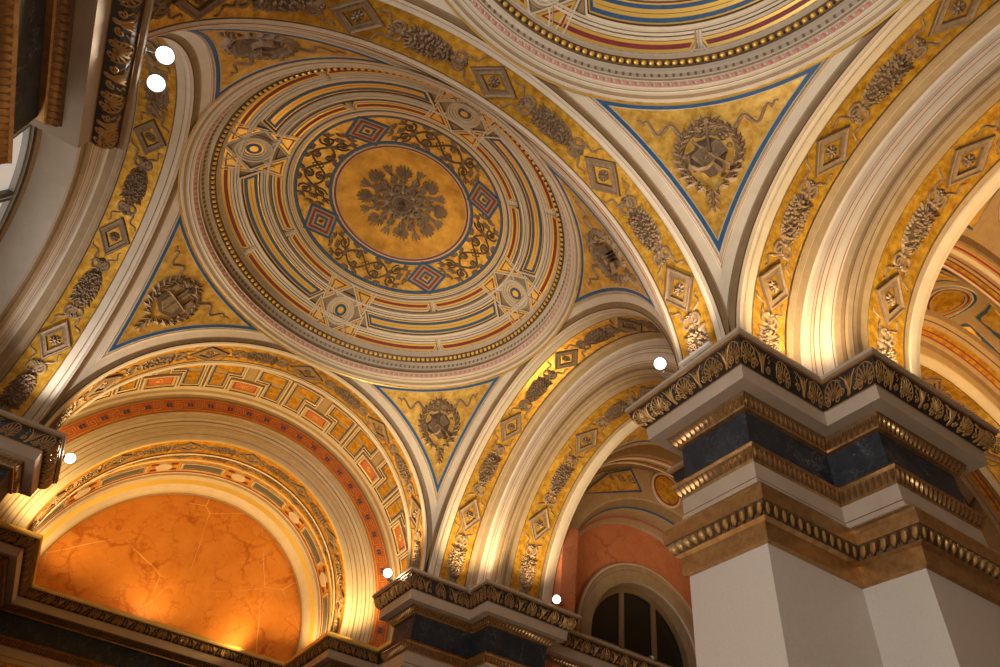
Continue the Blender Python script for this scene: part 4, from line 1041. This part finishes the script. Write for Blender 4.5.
# ------------------------------------------------------------------ spot lamps on the cornices
def lathe(mb, prof, m, M, n=20):
    rows = [[M @ Vector((r*cos(2*PI*i/n), r*sin(2*PI*i/n), z)) for i in range(n)] for r, z in prof]
    mb.grid(rows, m, close_u=True)
def rod(mb, a, b, r, m, n=8):
    a = Vector(a); b = Vector(b); d = (b-a); q = d.to_track_quat('Z', 'Y').to_matrix()
    lathe(mb, [(0.0001, 0), (r, 0), (r, d.length), (.0001, d.length)], m, Matrix.Translation(a) @ q.to_4x4(), n)
def spotlamp(base, head, aim, label, on=True, ballast=None, group=None, size=.1, power=60):
    """base stands on the cornice, arm rises to the head"""
    t = empty('spotlight', base, 0, label, 'spotlight', 'spotlights on the cornices'); b = Vector((0, 0, 0)); h = Vector(head)-Vector(base)
    mb = MB(); mb.box((0, 0, .015), (.12, .09, .03), 'metal_grey'); mb.build('base_plate', t, smooth=False)
    d = (Vector(aim)-Vector(head)).normalized(); side = d.cross(Vector((0, 0, 1))).normalized()
    mb = MB(); rod(mb, b+Vector((0, 0, .02)), h-d*.05, .014, 'metal_grey'); mb.build('arm', t)
    mb = MB()
    ring = [h-d*.02+side*(size+.03)*cos(a)+d.cross(side)*(size+.03)*sin(a)*.0-d*(size*.9)*abs(sin(a)) for a in [PI*i/10 for i in range(11)]]
    for p, q in zip(ring[:-1], ring[1:]): rod(mb, p, q, .009, 'metal_grey', 6)
    mb.build('yoke', t)
    Mx = Matrix.Translation(h) @ d.to_track_quat('Z', 'Y').to_matrix().to_4x4()
    mb = MB(); lathe(mb, [(.001, -.17), (.045, -.165), (.06, -.12), (size*.95, -.03), (size+.012, 0), (size+.012, .03), (size, .03), (size*.97, .0)], 'metal_grey', Mx); mb.build('lamp_housing', t)
    mb = MB(); lathe(mb, [(size*.97, .012), (size*.6, .030), (.001, .036)], 'lens' if on else 'lens_off', Mx); mb.build('lens', t)
    if ballast:
        mb = MB(); c = Vector(ballast[0])-Vector(base); mb.box(c, ballast[1], 'white_metal'); mb.build('ballast_box', t, smooth=False)
    if on:
        light('SPOT', 'spotlight_beam', Vector(head)+d*.08, power, WARM, .08, aim, 100)
camp = (-1.4, -10.5, -6.8)
spotlamp((3.93, -5.03, 0), (3.80, -5.08, .14), (-2, -8.5, -8), 'lit white spotlight on the left edge of the marble pier cornice, beside a long box', ballast=((3.97, -5.62, .04), (.05, .62, .05)), size=.09)
spotlamp((3.96, 5.2, 0), (3.84, 5.15, .15), (-1, -9, -6), 'lit spotlight at the left corner of the far pier cornice, before the meander band', size=.11)
spotlamp((5.72, 4.15, 0), (5.66, 3.95, -.02), (4.3, -4, -7), 'unlit round lamp in the notch of the far pier cornice', on=False, size=.1)
spotlamp((7.72, 3.28, 0), (7.66, 3.12, .14), (2, -9, -6), 'lit spotlight near the right end of the far pier cornice, before the salmon wall')
spotlamp((-4.02, 5.1, 0), (-3.88, 5.15, .06), (-1.2, -6, -8), 'lit spotlight beside the dark pier cornice at the lower left', size=.11)
spotlamp((-4.05, -5.02, 0), (-3.86, -5.05, .14), (-1.5, -9, -7), 'lower lit spotlight of the pair on the top left pier', size=.095)
spotlamp((-4.05, -5.47, 0), (-3.84, -5.45, .16), (-1.5, -9.2, -7), 'upper lit spotlight of the pair on the top left pier, with a small bright bracket', size=.095)
# floodlight hidden-away on the side room ledge by the dark window
spotlamp((11.7, 4.2, 0), (11.7, 4.18, .12), (11.5, 3, 4), 'small floodlight on the ledge in front of the dark half-round window', on=False, size=.08)
